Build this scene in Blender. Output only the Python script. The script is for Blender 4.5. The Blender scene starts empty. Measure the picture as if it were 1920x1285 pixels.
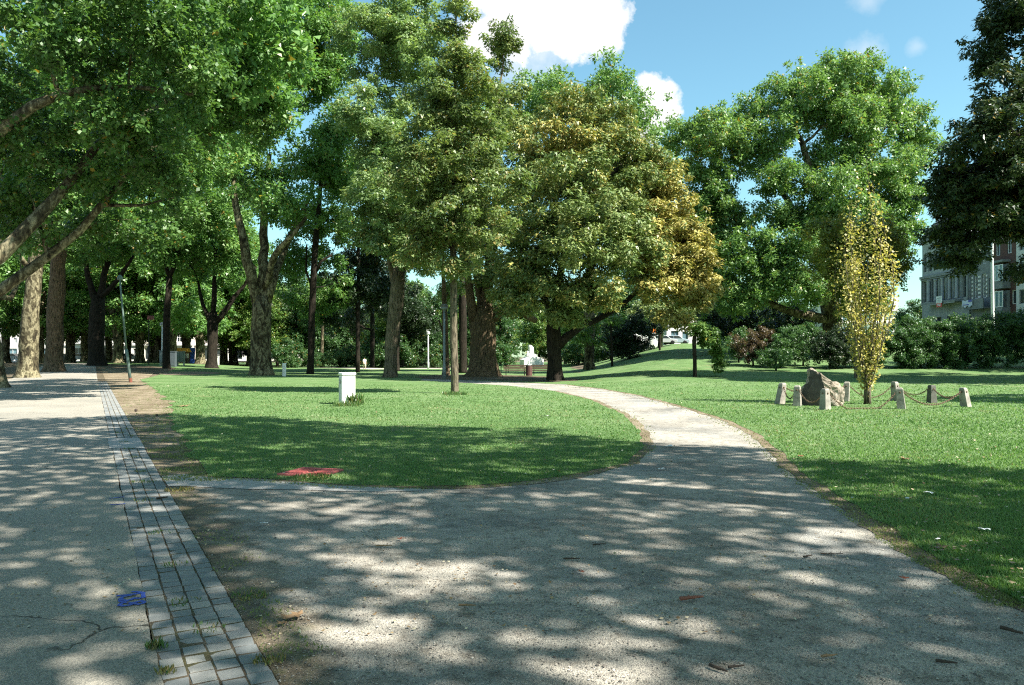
import bpy, bmesh, math, random
import numpy as np
from mathutils import Vector, Matrix, geometry as mgeo
SC = bpy.context.scene
COL = SC.collection
RNG = np.random.default_rng(7)
random.seed(7)

# ------------------------------------------------------------------ camera
F, CX, HZ, CH = 1464.0, 960.0, 670.0, 1.6
cam_d = bpy.data.cameras.new('camera')
cam = bpy.data.objects.new('camera', cam_d); COL.objects.link(cam)
cam_d.sensor_width = 36.0
cam_d.lens = 36.0 * F / 1920.0
cam_d.shift_y = (HZ - 642.5) / 1920.0
cam_d.clip_start, cam_d.clip_end = 0.1, 9000.0
cam.location = (0, 0, CH); cam.rotation_euler = (math.radians(90), 0, 0)
SC.camera = cam

# ------------------------------------------------------------------ light
SUN_EL = math.radians(48.0)
SDX, SDY = 0.87, -0.493                      # horizontal direction towards the sun
sun_d = bpy.data.lights.new('sun', 'SUN'); sun_d.energy = 5.0; sun_d.angle = math.radians(0.53)
sun_d.color = (1.0, 0.945, 0.85)
sun = bpy.data.objects.new('sun', sun_d); COL.objects.link(sun)
sdir = Vector((SDX*math.cos(SUN_EL), SDY*math.cos(SUN_EL), math.sin(SUN_EL)))
sun.rotation_euler = sdir.to_track_quat('Z', 'Y').to_euler()
sun.location = sdir * 100
SC.view_settings.view_transform = 'Standard'
SC.view_settings.look = 'None'
SC.view_settings.exposure = 1.58
SC.view_settings.gamma = 1.0
SC.view_settings.use_curve_mapping = False
SC.cycles.max_bounces = 6; SC.cycles.diffuse_bounces = 2; SC.cycles.glossy_bounces = 2
SC.cycles.transmission_bounces = 2; SC.cycles.transparent_max_bounces = 4
SC.cycles.use_denoising = False
SC.cycles.pixel_filter_type = 'BLACKMAN_HARRIS'; SC.cycles.filter_width = 1.15

def P(px, py, d):
    "photo pixel at depth d -> world point"
    return Vector(((px-CX)/F*d, d, CH + (HZ-py)/F*d))
def _sm(t):
    t = np.clip(t, 0, 1); return t*t*(3-2*t)
def gz(x, y):
    "height of the park's ground: a bank rises on the right, a faint rise under the avenue on the left"
    x = np.asarray(x, float); y = np.asarray(y, float)
    yy = np.maximum(y, 1.0); u = x/yy
    return 3.6*_sm((yy-32)/85)*_sm((u-.06)/.16) + .75*_sm((yy-55)/60)*_sm((-u-.3)/.15)
def G(px, py):
    "where the ray through a photo pixel first meets the ground"
    u = (px-CX)/F; v = (HZ-py)/F
    lo = 1.0
    for d in np.concatenate([np.arange(1, 30, .25), np.arange(30, 400, .5)]):
        if CH + v*d <= gz(u*d, d):
            hi = d
            for _ in range(30):
                m = (lo+hi)/2
                if CH + v*m <= gz(u*m, m): hi = m
                else: lo = m
            return Vector((u*hi, hi, float(gz(u*hi, hi))))
        lo = d
    return Vector((u*400, 400, float(gz(u*400, 400))))

world = bpy.data.worlds.new('World'); SC.world = world; world.use_nodes = True
def build_world():
    nt = world.node_tree; N = nt.nodes; L = nt.links; N.clear()
    out = N.new('ShaderNodeOutputWorld'); mix = N.new('ShaderNodeMixShader')
    sky = N.new('ShaderNodeTexSky'); sky.sky_type = 'NISHITA'; sky.sun_disc = False
    sky.sun_elevation = SUN_EL; sky.sun_rotation = math.atan2(SDX, SDY)
    sky.air_density = 1.1; sky.dust_density = .6; sky.ozone_density = 1.3
    b1 = N.new('ShaderNodeBackground'); b1.inputs[1].default_value = 0.056
    b2 = N.new('ShaderNodeBackground'); b2.inputs[0].default_value = (1.0, 1.0, 1.0, 1); b2.inputs[1].default_value = 0.40
    tint = N.new('ShaderNodeMix'); tint.data_type = 'RGBA'; tint.blend_type = 'MULTIPLY'; tint.inputs['Factor'].default_value = 1
    rg = [s for s in tint.inputs if s.type == 'RGBA']; L.new(sky.outputs[0], rg[0]); rg[1].default_value = (1.02, 1.42, 1.29, 1)   # the photograph's cyan white balance
    L.new([s for s in tint.outputs if s.type == 'RGBA'][0], b1.inputs[0])
    tc = N.new('ShaderNodeTexCoord')
    def M(op, a, b=None, c=None):
        n = N.new('ShaderNodeMath'); n.operation = op
        for i, v in enumerate((a, b, c)):
            if v is None: continue
            if isinstance(v, (int, float)): n.inputs[i].default_value = v
            else: L.new(v, n.inputs[i])
        return n.outputs[0]
    nz = N.new('ShaderNodeTexNoise'); nz.inputs['Scale'].default_value = 26; nz.inputs['Detail'].default_value = 7; nz.inputs['Roughness'].default_value = .62
    nz2 = N.new('ShaderNodeTexNoise'); nz2.inputs['Scale'].default_value = 9; nz2.inputs['Detail'].default_value = 4
    L.new(tc.outputs['Generated'], nz.inputs['Vector']); L.new(tc.outputs['Generated'], nz2.inputs['Vector'])
    # cumulus clouds as directions on the sky: (photo px, py, angular radius in px, density)
    blobs = [(905,70,62,1),(960,40,85,1),(1020,35,80,1),(1085,45,80,1),(1140,45,55,1),(990,-30,80,1),(930,-20,80,1),(1100,5,55,1),
             (1020,105,62,.55),(960,118,60,.5),(1225,175,45,1),(1238,205,42,1),(1215,228,40,1),(1190,255,34,.7),(1250,168,22,.8),
             (1622,92,34,.36),(1718,88,20,.26),(1625,0,34,.28),(1060,-140,120,1),(700,-260,160,.9),(1500,-420,150,.8)]
    for az, el, r, dn in [(75,24,260,.9),(100,35,200,.9),(150,28,320,1),(185,40,240,.9),(220,22,300,1),(255,33,260,.9),(290,20,220,.9),(40,48,220,.7)]:
        blobs.append((az, el, r, dn, 'ang'))
    tot = None
    for b in blobs:
        if len(b) == 5:
            az, el = math.radians(b[0]), math.radians(b[1])
            c = Vector((math.sin(az)*math.cos(el), math.cos(az)*math.cos(el), math.sin(el)))
        else:
            c = Vector(((b[0]-CX)/F, 1, (HZ-b[1])/F)).normalized()
        r = b[2]/F*.9
        vd = N.new('ShaderNodeVectorMath'); vd.operation = 'DISTANCE'
        L.new(tc.outputs['Generated'], vd.inputs[0]); vd.inputs[1].default_value = c
        m = M('MULTIPLY_ADD', vd.outputs['Value'], -1.0/r, 1.0)       # 1 at centre, 0 at r
        m = M('MAXIMUM', m, -1.0)
        n = M('SUBTRACT', nz.outputs['Fac'], .5)
        m = M('MULTIPLY_ADD', n, 1.9, m)
        n2 = M('SUBTRACT', nz2.outputs['Fac'], .5)
        m = M('MULTIPLY_ADD', n2, .7, m)
        m = M('MULTIPLY', m, 3.2 if b[3] > .6 else 1.2)
        m = M('MINIMUM', M('MAXIMUM', m, 0.0), 1.0)
        m = M('MULTIPLY', m, float(b[3]))
        tot = m if tot is None else M('MAXIMUM', tot, m)
    L.new(tot, mix.inputs[0]); L.new(b1.outputs[0], mix.inputs[1]); L.new(b2.outputs[0], mix.inputs[2])
    L.new(mix.outputs[0], out.inputs[0])
build_world()

# ------------------------------------------------------------------ object helpers
def tag(o, label=None, cat=None, group=None, kind=None):
    if label: o['label'] = label
    if cat: o['category'] = cat
    if group: o['group'] = group
    if kind: o['kind'] = kind
    return o
def empty(name, loc, rz=0.0):
    o = bpy.data.objects.new(name, None); COL.objects.link(o)
    o.empty_display_size = .2; o.location = loc; o.rotation_euler = (0, 0, rz); return o
def link(name, me, parent=None, loc=None):
    o = bpy.data.objects.new(name, me); COL.objects.link(o)
    if parent: o.parent = parent
    if loc is not None: o.location = loc
    return o
def copy_tree(o, parent=None):
    c = o.copy(); COL.objects.link(c)
    if parent: c.parent = parent
    for ch in list(o.children): copy_tree(ch, c)
    return c

class MB:
    "collects shapes and builds ONE mesh"
    def __init__(s): s.v = []; s.f = []
    def add(s, vs, fs):
        o = len(s.v); s.v += [tuple(v) for v in vs]; s.f += [tuple(i+o for i in f) for f in fs]; return s
    def box(s, c, size, rz=0.0, taper=1.0, rx=0.0, ry=0.0):
        hx, hy, hz = size[0]/2, size[1]/2, size[2]/2
        vs = [Vector((sx*hx*(taper if sz > 0 else 1), sy*hy*(taper if sz > 0 else 1), sz*hz)) for sz in (-1, 1) for sx, sy in ((-1,-1),(1,-1),(1,1),(-1,1))]
        m = Matrix.Rotation(rz, 3, 'Z') @ Matrix.Rotation(ry, 3, 'Y') @ Matrix.Rotation(rx, 3, 'X')
        vs = [m @ v + Vector(c) for v in vs]
        return s.add(vs, [(0,3,2,1),(4,5,6,7),(0,1,5,4),(1,2,6,5),(2,3,7,6),(3,0,4,7)])
    def tube(s, pts, rad, n=8, cap=True, lobes=None, seed=0):
        pts = [Vector(p) for p in pts]; k = len(pts)
        if isinstance(rad, (int, float)): rad = [rad]*k
        vs = []; ref = None
        for i in range(k):
            t = (pts[min(i+1, k-1)] - pts[max(i-1, 0)]).normalized()
            if ref is None:
                ref = Vector((1, 0, 0)) if abs(t.x) < .9 else Vector((0, 1, 0))
            a = (ref - t*ref.dot(t)).normalized(); b = t.cross(a); ref = a
            for j in range(n):
                th = 2*math.pi*j/n; r = rad[i]
                if lobes: r *= lobes(i, th)
                vs.append(pts[i] + (a*math.cos(th) + b*math.sin(th))*r)
        fs = [(i*n+j, i*n+(j+1) % n, (i+1)*n+(j+1) % n, (i+1)*n+j) for i in range(k-1) for j in range(n)]
        if cap:
            fs.append(tuple(reversed(range(n)))); fs.append(tuple((k-1)*n+j for j in range(n)))
        return s.add(vs, fs)
    def lathe(s, prof, n=16, c=(0, 0, 0)):
        c = Vector(c); vs = []; k = len(prof)
        for r, z in prof:
            for j in range(n):
                th = 2*math.pi*j/n; vs.append(c + Vector((r*math.cos(th), r*math.sin(th), z)))
        fs = [(i*n+j, i*n+(j+1) % n, (i+1)*n+(j+1) % n, (i+1)*n+j) for i in range(k-1) for j in range(n)]
        fs.append(tuple(reversed(range(n)))); fs.append(tuple((k-1)*n+j for j in range(n)))
        return s.add(vs, fs)
    def prism(s, poly, axis, a, b):
        "poly: 2D outline, extruded along axis ('x','y','z') from a to b"
        def mk(p, t): return {'x': (t, p[0], p[1]), 'y': (p[0], t, p[1]), 'z': (p[0], p[1], t)}[axis]
        n = len(poly); vs = [mk(p, a) for p in poly] + [mk(p, b) for p in poly]
        return s.add(vs, [tuple(range(n)), tuple(reversed(range(n, 2*n)))] + [(i, i+n, (i+1) % n+n, (i+1) % n) for i in range(n)])
    def mesh(s, name, mat=None, smooth=False, bevel=0.0, fix=True):
        me = bpy.data.meshes.new(name); me.from_pydata(s.v, [], s.f); me.update()
        if fix or bevel:
            bm = bmesh.new(); bm.from_mesh(me)
            if bevel:
                bmesh.ops.bevel(bm, geom=[e for e in bm.edges if e.is_manifold and e.calc_face_angle(0) > .5], offset=bevel, segments=2, affect='EDGES', profile=.5, clamp_overlap=True)
            bmesh.ops.recalc_face_normals(bm, faces=bm.faces); bm.to_mesh(me); bm.free()
        if smooth: me.polygons.foreach_set('use_smooth', [True]*len(me.polygons))
        if mat: me.materials.append(mat)
        return me
    def build(s, name, mat, parent=None, loc=None, smooth=False, bevel=0.0):
        return link(name, s.mesh(name, mat, smooth, bevel), parent, loc)

# ------------------------------------------------------------------ materials
def new_mat(name):
    m = bpy.data.materials.new(name); m.use_nodes = True
    nt = m.node_tree; b = nt.nodes['Principled BSDF']
    return m, nt.nodes, nt.links, b
def ramp(N, stops, interp='LINEAR'):
    r = N.new('ShaderNodeValToRGB'); r.color_ramp.interpolation = interp; e = r.color_ramp.elements
    while len(e) < len(stops): e.new(.5)
    for k, (p, c) in enumerate(stops): e[k].position = p; e[k].color = (*c, 1)
    return r
def noise(N, L, scale, detail=4, rough=.55, vec=None, dist=0.0):
    n = N.new('ShaderNodeTexNoise'); n.inputs['Scale'].default_value = scale; n.inputs['Detail'].default_value = detail
    n.inputs['Roughness'].default_value = rough; n.inputs['Distortion'].default_value = dist
    if vec is not None: L.new(vec, n.inputs['Vector'])
    return n
def obj_coord(N, L, scale=(1, 1, 1), which='Object'):
    t = N.new('ShaderNodeTexCoord'); mp = N.new('ShaderNodeMapping'); mp.inputs['Scale'].default_value = scale
    L.new(t.outputs[which], mp.inputs['Vector']); return mp.outputs[0]
def world_coord(N, L, scale=(1, 1, 1)):
    g = N.new('ShaderNodeNewGeometry'); mp = N.new('ShaderNodeMapping'); mp.inputs['Scale'].default_value = scale
    L.new(g.outputs['Position'], mp.inputs['Vector']); return mp.outputs[0]
def bump(N, L, b, h, strength=.3, dist=.02, prev=None):
    n = N.new('ShaderNodeBump'); n.inputs['Strength'].default_value = strength; n.inputs['Distance'].default_value = dist
    L.new(h, n.inputs['Height'])
    if prev is not None: L.new(prev, n.inputs['Normal'])
    L.new(n.outputs[0], b.inputs['Normal']); return n.outputs[0]
def mixc(N, L, fac, a, b, mode='MIX'):
    m = N.new('ShaderNodeMix'); m.data_type = 'RGBA'; m.blend_type = mode
    if isinstance(fac, (int, float)): m.inputs['Factor'].default_value = fac
    else: L.new(fac, m.inputs['Factor'])
    for k, v in (('A', a), ('B', b)):
        i = [s for s in m.inputs if s.name == k and s.type == 'RGBA'][0]
        if isinstance(v, tuple): i.default_value = (*v, 1)
        else: L.new(v, i)
    return [o for o in m.outputs if o.type == 'RGBA'][0]
def flat(name, c, rough=.6, metal=0.0, var=.12, scale=6.0, spec=.4, bmp=0.0):
    m, N, L, b = new_mat(name)
    v = obj_coord(N, L)
    n = noise(N, L, scale, 5, .6, v)
    lo = tuple(x*(1-var) for x in c); hi = tuple(min(1, x*(1+var)) for x in c)
    r = ramp(N, [(.3, lo), (.7, hi)]); L.new(n.outputs['Fac'], r.inputs[0]); L.new(r.outputs[0], b.inputs['Base Color'])
    b.inputs['Roughness'].default_value = rough; b.inputs['Metallic'].default_value = metal
    b.inputs['Specular IOR Level'].default_value = spec
    if bmp: bump(N, L, b, n.outputs['Fac'], bmp, .01)
    return m
def leaf_mat(name, dark, mid, light, aut=(.30, .19, .03), trans=.34, rough=.42, spec=.45, tcol=None):
    m, N, L, b = new_mat(name)
    a = N.new('ShaderNodeAttribute'); a.attribute_name = 'leaf_var'
    u = N.new('ShaderNodeAttribute'); u.attribute_name = 'leaf_aut'
    r = ramp(N, [(.0, dark), (.5, mid), (1.0, light)]); L.new(a.outputs['Fac'], r.inputs[0])
    au = ramp(N, [(0, tuple(x*.55 for x in aut)), (.6, aut), (1, tuple(min(1, x*1.5) for x in aut))]); L.new(a.outputs['Fac'], au.inputs[0])
    c = mixc(N, L, u.outputs['Fac'], r.outputs[0], au.outputs[0])
    L.new(c, b.inputs['Base Color']); b.inputs['Roughness'].default_value = rough; b.inputs['Specular IOR Level'].default_value = spec
    t = N.new('ShaderNodeBsdfTranslucent')
    tc = mixc(N, L, 1.0, c, (1.5, 1.55, .75) if tcol is None else tcol, 'MULTIPLY'); L.new(tc, t.inputs['Color'])
    mx = N.new('ShaderNodeMixShader'); mx.inputs[0].default_value = trans
    L.new(b.outputs[0], mx.inputs[1]); L.new(t.outputs[0], mx.inputs[2])
    L.new(mx.outputs[0], N['Material Output'].inputs['Surface'])
    return m
def bark_plane(name, pale=1.0):
    m, N, L, b = new_mat(name)
    v = obj_coord(N, L, (1, 1, .5))
    n1 = noise(N, L, 3.4, 5, .58, v, .9); n2 = noise(N, L, 12.0, 5, .65, v); n3 = noise(N, L, .8, 3, .5, v)
    r = ramp(N, [(.36, (.030, .026, .019)), (.43, (.075*pale, .064*pale, .043*pale)), (.50, (.11*pale, .10*pale, .066*pale)), (.545, (.24*pale, .22*pale, .155*pale)), (.60, (.30*pale, .275*pale, .20*pale)), (.64, (.13*pale, .12*pale, .075*pale)), (.74, (.085*pale, .085*pale, .05*pale))])
    L.new(n1.outputs['Fac'], r.inputs[0])
    r2 = ramp(N, [(.35, (.5, .5, .48)), (.65, (1.2, 1.17, 1.1))]); L.new(n2.outputs['Fac'], r2.inputs[0])
    c = mixc(N, L, 1.0, r.outputs[0], r2.outputs[0], 'MULTIPLY')
    r3 = ramp(N, [(.35, (.55, .55, .5)), (.65, (1.1, 1.08, 1.0))]); L.new(n3.outputs['Fac'], r3.inputs[0])
    c = mixc(N, L, 1.0, c, r3.outputs[0], 'MULTIPLY')
    L.new(c, b.inputs['Base Color']); b.inputs['Roughness'].default_value = .9; b.inputs['Specular IOR Level'].default_value = .15
    h = mixc(N, L, .5, n1.outputs['Fac'], n2.outputs['Fac'])
    bump(N, L, b, h, .8, .06)
    return m
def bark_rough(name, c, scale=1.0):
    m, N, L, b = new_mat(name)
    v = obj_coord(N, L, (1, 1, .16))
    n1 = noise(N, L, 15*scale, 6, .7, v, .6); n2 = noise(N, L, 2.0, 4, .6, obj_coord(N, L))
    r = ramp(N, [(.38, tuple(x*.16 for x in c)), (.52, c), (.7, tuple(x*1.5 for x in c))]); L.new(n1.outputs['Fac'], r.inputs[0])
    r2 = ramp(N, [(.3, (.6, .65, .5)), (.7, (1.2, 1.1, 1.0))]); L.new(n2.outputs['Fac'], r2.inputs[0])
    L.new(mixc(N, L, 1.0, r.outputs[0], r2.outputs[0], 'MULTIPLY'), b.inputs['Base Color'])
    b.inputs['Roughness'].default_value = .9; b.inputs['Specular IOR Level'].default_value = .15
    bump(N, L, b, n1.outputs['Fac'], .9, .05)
    return m
# ------------------------------------------------------------------ ground
from mathutils import noise as mnoise
def gravel_mat():
    m, N, L, b = new_mat('gravel'); v = world_coord(N, L)
    vo = N.new('ShaderNodeTexVoronoi'); vo.inputs['Scale'].default_value = 95; L.new(v, vo.inputs['Vector'])
    big = noise(N, L, .55, 5, .6, v, .3); fine = noise(N, L, 60, 4, .7, v); midn = noise(N, L, 6, 5, .65, v)
    base = ramp(N, [(.32, (.205, .192, .168)), (.48, (.305, .287, .252)), (.68, (.40, .375, .33))]); L.new(big.outputs['Fac'], base.inputs[0])
    st = ramp(N, [(0, (.45, .45, .47)), (.35, (.85, .85, .85)), (.75, (1.15, 1.13, 1.08)), (1, (1.5, 1.47, 1.4))]); L.new(vo.outputs['Color'], st.inputs[0])
    c = mixc(N, L, .85, base.outputs[0], st.outputs[0], 'MULTIPLY')
    sp = ramp(N, [(.32, (.5, .48, .45)), (.48, (1, 1, 1)), (.66, (1.15, 1.15, 1.15))]); L.new(midn.outputs['Fac'], sp.inputs[0])
    c = mixc(N, L, .8, c, sp.outputs[0], 'MULTIPLY')
    # trodden dirt and moss gather along the sett strip
    sx = N.new('ShaderNodeSeparateXYZ'); L.new(v, sx.inputs[0])
    m1 = N.new('ShaderNodeMath'); m1.operation = 'MULTIPLY_ADD'; L.new(sx.outputs[1], m1.inputs[0]); m1.inputs[1].default_value = .537; L.new(sx.outputs[0], m1.inputs[2])
    dn = noise(N, L, 1.6, 5, .65, v, .3)
    m2 = N.new('ShaderNodeMath'); m2.operation = 'MULTIPLY_ADD'; L.new(dn.outputs['Fac'], m2.inputs[0]); m2.inputs[1].default_value = -1.5; L.new(m1.outputs[0], m2.inputs[2])
    er = ramp(N, [(0, (1, 1, 1)), (.5, (.75, .75, .75)), (1, (0, 0, 0))])
    mr = N.new('ShaderNodeMapRange'); mr.inputs['From Min'].default_value = .12; mr.inputs['From Max'].default_value = .75; L.new(m2.outputs[0], mr.inputs['Value']); L.new(mr.outputs[0], er.inputs[0])
    eb = ramp(N, [(.35, (.10, .078, .052)), (.5, (.17, .138, .095)), (.62, (.12, .115, .055)), (.75, (.22, .185, .11))]); L.new(midn.outputs['Fac'], eb.inputs[0])
    c = mixc(N, L, er.outputs[0], c, mixc(N, L, .6, eb.outputs[0], st.outputs[0], 'MULTIPLY'))
    # bluish coarse stone patch on the left half
    gn = noise(N, L, .5, 3, .5, v, .2); gm = ramp(N, [(.5, (0, 0, 0)), (.64, (.75, .75, .75))]); L.new(gn.outputs['Fac'], gm.inputs[0])
    c = mixc(N, L, gm.outputs[0], c, mixc(N, L, 1.0, c, (.66, .72, .80), 'MULTIPLY'))
    L.new(c, b.inputs['Base Color']); b.inputs['Roughness'].default_value = .92; b.inputs['Specular IOR Level'].default_value = .2
    h = mixc(N, L, .5, vo.outputs['Distance'], fine.outputs['Fac'])
    n = bump(N, L, b, h, .65, .02)
    bump(N, L, b, midn.outputs['Fac'], .35, .04, n)
    return m
def asphalt_mat():
    m, N, L, b = new_mat('worn_asphalt'); v = world_coord(N, L)
    big = noise(N, L, .4, 5, .6, v); fine = noise(N, L, 75, 5, .75, v)
    vo = N.new('ShaderNodeTexVoronoi'); vo.inputs['Scale'].default_value = 110; L.new(v, vo.inputs['Vector'])
    base = ramp(N, [(.3, (.235, .225, .195)), (.55, (.31, .29, .245)), (.75, (.375, .35, .29))]); L.new(big.outputs['Fac'], base.inputs[0])
    st = ramp(N, [(.2, (.5, .52, .53)), (.5, (.95, .95, .95)), (.9, (1.2, 1.18, 1.15)), (1, (1.9, 1.85, 1.75))]); L.new(vo.outputs['Color'], st.inputs[0])
    c = mixc(N, L, .8, base.outputs[0], st.outputs[0], 'MULTIPLY')
    # cracks: long wandering joints with weeds of dirt
    nd = noise(N, L, 1.1, 4, .6, v); off = N.new('ShaderNodeVectorMath'); off.operation = 'MULTIPLY_ADD'
    L.new(nd.outputs['Color'], off.inputs[0]); off.inputs[1].default_value = (.9, .9, 0); L.new(v, off.inputs[2])
    cr = N.new('ShaderNodeTexVoronoi'); cr.feature = 'DISTANCE_TO_EDGE'; cr.inputs['Scale'].default_value = .30; L.new(off.outputs[0], cr.inputs['Vector'])
    cm = ramp(N, [(.0, (.12, .12, .11)), (.0014, (.42, .42, .40)), (.0036, (1, 1, 1))]); L.new(cr.outputs['Distance'], cm.inputs[0])
    gate = noise(N, L, .7, 2, .5, v); gr = ramp(N, [(.47, (0, 0, 0)), (.55, (1, 1, 1))]); L.new(gate.outputs['Fac'], gr.inputs[0])
    c = mixc(N, L, gr.outputs[0], c, mixc(N, L, 1.0, c, cm.outputs[0], 'MULTIPLY'))
    L.new(c, b.inputs['Base Color']); b.inputs['Roughness'].default_value = .9; b.inputs['Specular IOR Level'].default_value = .22
    bump(N, L, b, mixc(N, L, .5, fine.outputs['Fac'], vo.outputs['Distance']), .55, .015)
    return m
def lawn_mat(name='lawn', k=.92):
    m, N, L, b = new_mat(name); v = world_coord(N, L)
    big = noise(N, L, .30, 6, .68, v, .6); mid = noise(N, L, 1.4, 5, .65, v); fine = noise(N, L, 38, 4, .75, v)
    base = ramp(N, [(.28, (.084*k, .166*k, .047*k)), (.5, (.130*k, .222*k, .079*k)), (.66, (.176*k, .256*k, .112*k)), (.8, (.225*k, .25*k, .14*k))]); L.new(big.outputs['Fac'], base.inputs[0])
    r2 = ramp(N, [(.3, (.68, .72, .65)), (.55, (1, 1, 1)), (.75, (1.3, 1.2, 1.15))]); L.new(mid.outputs['Fac'], r2.inputs[0])
    r3 = ramp(N, [(.3, (.62, .66, .62)), (.55, (1, 1, 1)), (.75, (1.35, 1.28, 1.2))]); L.new(fine.outputs['Fac'], r3.inputs[0])
    c = mixc(N, L, .8, base.outputs[0], r2.outputs[0], 'MULTIPLY'); c = mixc(N, L, .85, c, r3.outputs[0], 'MULTIPLY')
    wn = noise(N, L, .55, 4, .6, v, .8); wr = ramp(N, [(.60, (0, 0, 0)), (.72, (.65, .65, .65))]); L.new(wn.outputs['Fac'], wr.inputs[0])
    c = mixc(N, L, wr.outputs[0], c, (.24, .225, .115))                       # worn, straw-coloured patches
    L.new(c, b.inputs['Base Color']); b.inputs['Roughness'].default_value = .85; b.inputs['Specular IOR Level'].default_value = .2
    bump(N, L, b, fine.outputs['Fac'], .8, .05)
    return m
def earth_mat(name='earth', k=1.0, mossy=.5):
    m, N, L, b = new_mat(name); v = world_coord(N, L)
    big = noise(N, L, .8, 5, .65, v, .4); fine = noise(N, L, 30, 5, .75, v); mid = noise(N, L, 3.2, 5, .65, v, .5)
    base = ramp(N, [(.3, (.10*k, .075*k, .05*k)), (.55, (.19*k, .155*k, .11*k)), (.75, (.28*k, .24*k, .18*k))]); L.new(big.outputs['Fac'], base.inputs[0])
    mo = ramp(N, [(.5, (0, 0, 0)), (.62, (mossy,)*3)]); L.new(mid.outputs['Fac'], mo.inputs[0])
    c = mixc(N, L, mo.outputs[0], base.outputs[0], (.075, .085, .025))
    r3 = ramp(N, [(.3, (.5, .5, .5)), (.55, (1, 1, 1)), (.75, (1.35, 1.3, 1.25))]); L.new(fine.outputs['Fac'], r3.inputs[0])
    c = mixc(N, L, .9, c, r3.outputs[0], 'MULTIPLY')
    L.new(c, b.inputs['Base Color']); b.inputs['Roughness'].default_value = .95; b.inputs['Specular IOR Level'].default_value = .12
    bump(N, L, b, fine.outputs['Fac'], .7, .04)
    return m
M_GRAVEL, M_ASPH, M_LAWN, M_EARTH = gravel_mat(), asphalt_mat(), lawn_mat(), earth_mat()
M_FOREST = earth_mat('leaf_strewn_earth', .85, .35)
M_CONC = flat('channel_concrete', (.33, .32, .30), .9, 0, .25, 14, .2, .4)

def XL(y): return -1.70 - .537*(y-3.8)         # left edge of the sett strip
def XR(y): return XL(y) + .575
def wpoly(*pts): return [(p[0], p[1]) for p in pts]
def gp(px, py): g = G(px, py); return (g.x, g.y)

def roughen(poly, amp, step0=.12, seed=0.0, skip=()):
    out = []
    n = len(poly)
    for i in range(n):
        a = Vector(poly[i]); b = Vector(poly[(i+1) % n]); d = (b-a).length
        dist = max(3.0, min(a.length, b.length)); st = max(step0, .02*dist)
        k = max(1, int(d/st)); nrm = Vector((-(b-a).y, (b-a).x)).normalized() if d > 1e-6 else Vector((0, 0))
        for j in range(k):
            p = a.lerp(b, j/k)
            if amp and i not in skip:
                w = (mnoise.noise(Vector((p.x*1.1, p.y*1.1, seed))) + .6*mnoise.noise(Vector((p.x*4.1, p.y*4.1, seed+3))) + .35*mnoise.noise(Vector((p.x*11, p.y*11, seed+5))))
                p = p + nrm*w*amp
            out.append((p.x, p.y))
    return out
def smooth_poly(poly, it=1):
    for _ in range(it):
        q = []
        for i in range(len(poly)):
            a, b = Vector(poly[i]), Vector(poly[(i+1) % len(poly)])
            q += [tuple(a.lerp(b, .25)), tuple(a.lerp(b, .75))]
        poly = q
    return poly
def inside(poly, X, Y):
    px = np.array([p[0] for p in poly]); py = np.array([p[1] for p in poly])
    r = np.zeros(len(X), bool); j = len(px)-1
    for i in range(len(px)):
        c = ((py[i] > Y) != (py[j] > Y))
        if py[j] != py[i]:
            r ^= c & (X < (px[j]-px[i])*(Y-py[i])/(py[j]-py[i]) + px[i])
        j = i
    return r
def sheet(name, poly, dz, mat, kind='structure', extra=None, parent=None):
    n = len(poly)
    xs = [p[0] for p in poly]; ys = [p[1] for p in poly]
    pts = []
    y = max(min(ys), 24.0)
    while y < max(ys):
        st = 2.0 if y < 130 else 8.0
        gx = np.arange(max(min(xs), -300), min(max(xs), 300), st) + .37
        pts += [(float(x), float(y)) for x in gx]; y += st
    if pts:
        A = np.array(pts); pts = [tuple(p) for p in A[inside(poly, A[:, 0], A[:, 1])]]
    vs = [Vector(p) for p in poly] + [Vector(p) for p in pts]
    r = mgeo.delaunay_2d_cdt(vs, [], [list(range(n))], 1, 1e-5)
    v2 = np.array([(v.x, v.y) for v in r[0]]); z = gz(v2[:, 0], v2[:, 1]) + dz
    me = bpy.data.meshes.new(name)
    me.from_pydata([(a, b, c) for (a, b), c in zip(v2, z)], [], r[2]); me.update()
    bm = bmesh.new(); bm.from_mesh(me)
    for f in bm.faces:
        f.normal_update()
        if f.normal.z < 0: f.normal_flip()
    bm.to_mesh(me); bm.free(); me.materials.append(mat)
    o = link(name, me, parent)
    if kind: tag(o, kind=kind)
    return o

# base ground out to the horizon
def build_ground():
    rings = [0] + list(np.arange(2, 30, 2.0)) + list(np.arange(30, 140, 2.5)) + [150, 165, 185, 210, 250, 320, 450, 700, 1200, 2500, 6000]
    na = 180; vs = [(0, 0, -.035)]; fs = []
    ang = np.linspace(0, 2*math.pi, na, endpoint=False)
    for r in rings[1:]:
        x = r*np.cos(ang); y = r*np.sin(ang); z = np.where(y > 1, gz(x, y), 0) - .035
        vs += list(zip(x, y, z))
    for j in range(na): fs.append((0, 1+j, 1+(j+1) % na))
    for i in range(len(rings)-2):
        for j in range(na):
            a = 1+i*na; fs.append((a+j, a+na+j, a+na+(j+1) % na, a+(j+1) % na))
    mb = MB(); mb.v = vs; mb.f = fs
    o = mb.build('ground', M_FOREST); tag(o, kind='structure')
build_ground()

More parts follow.
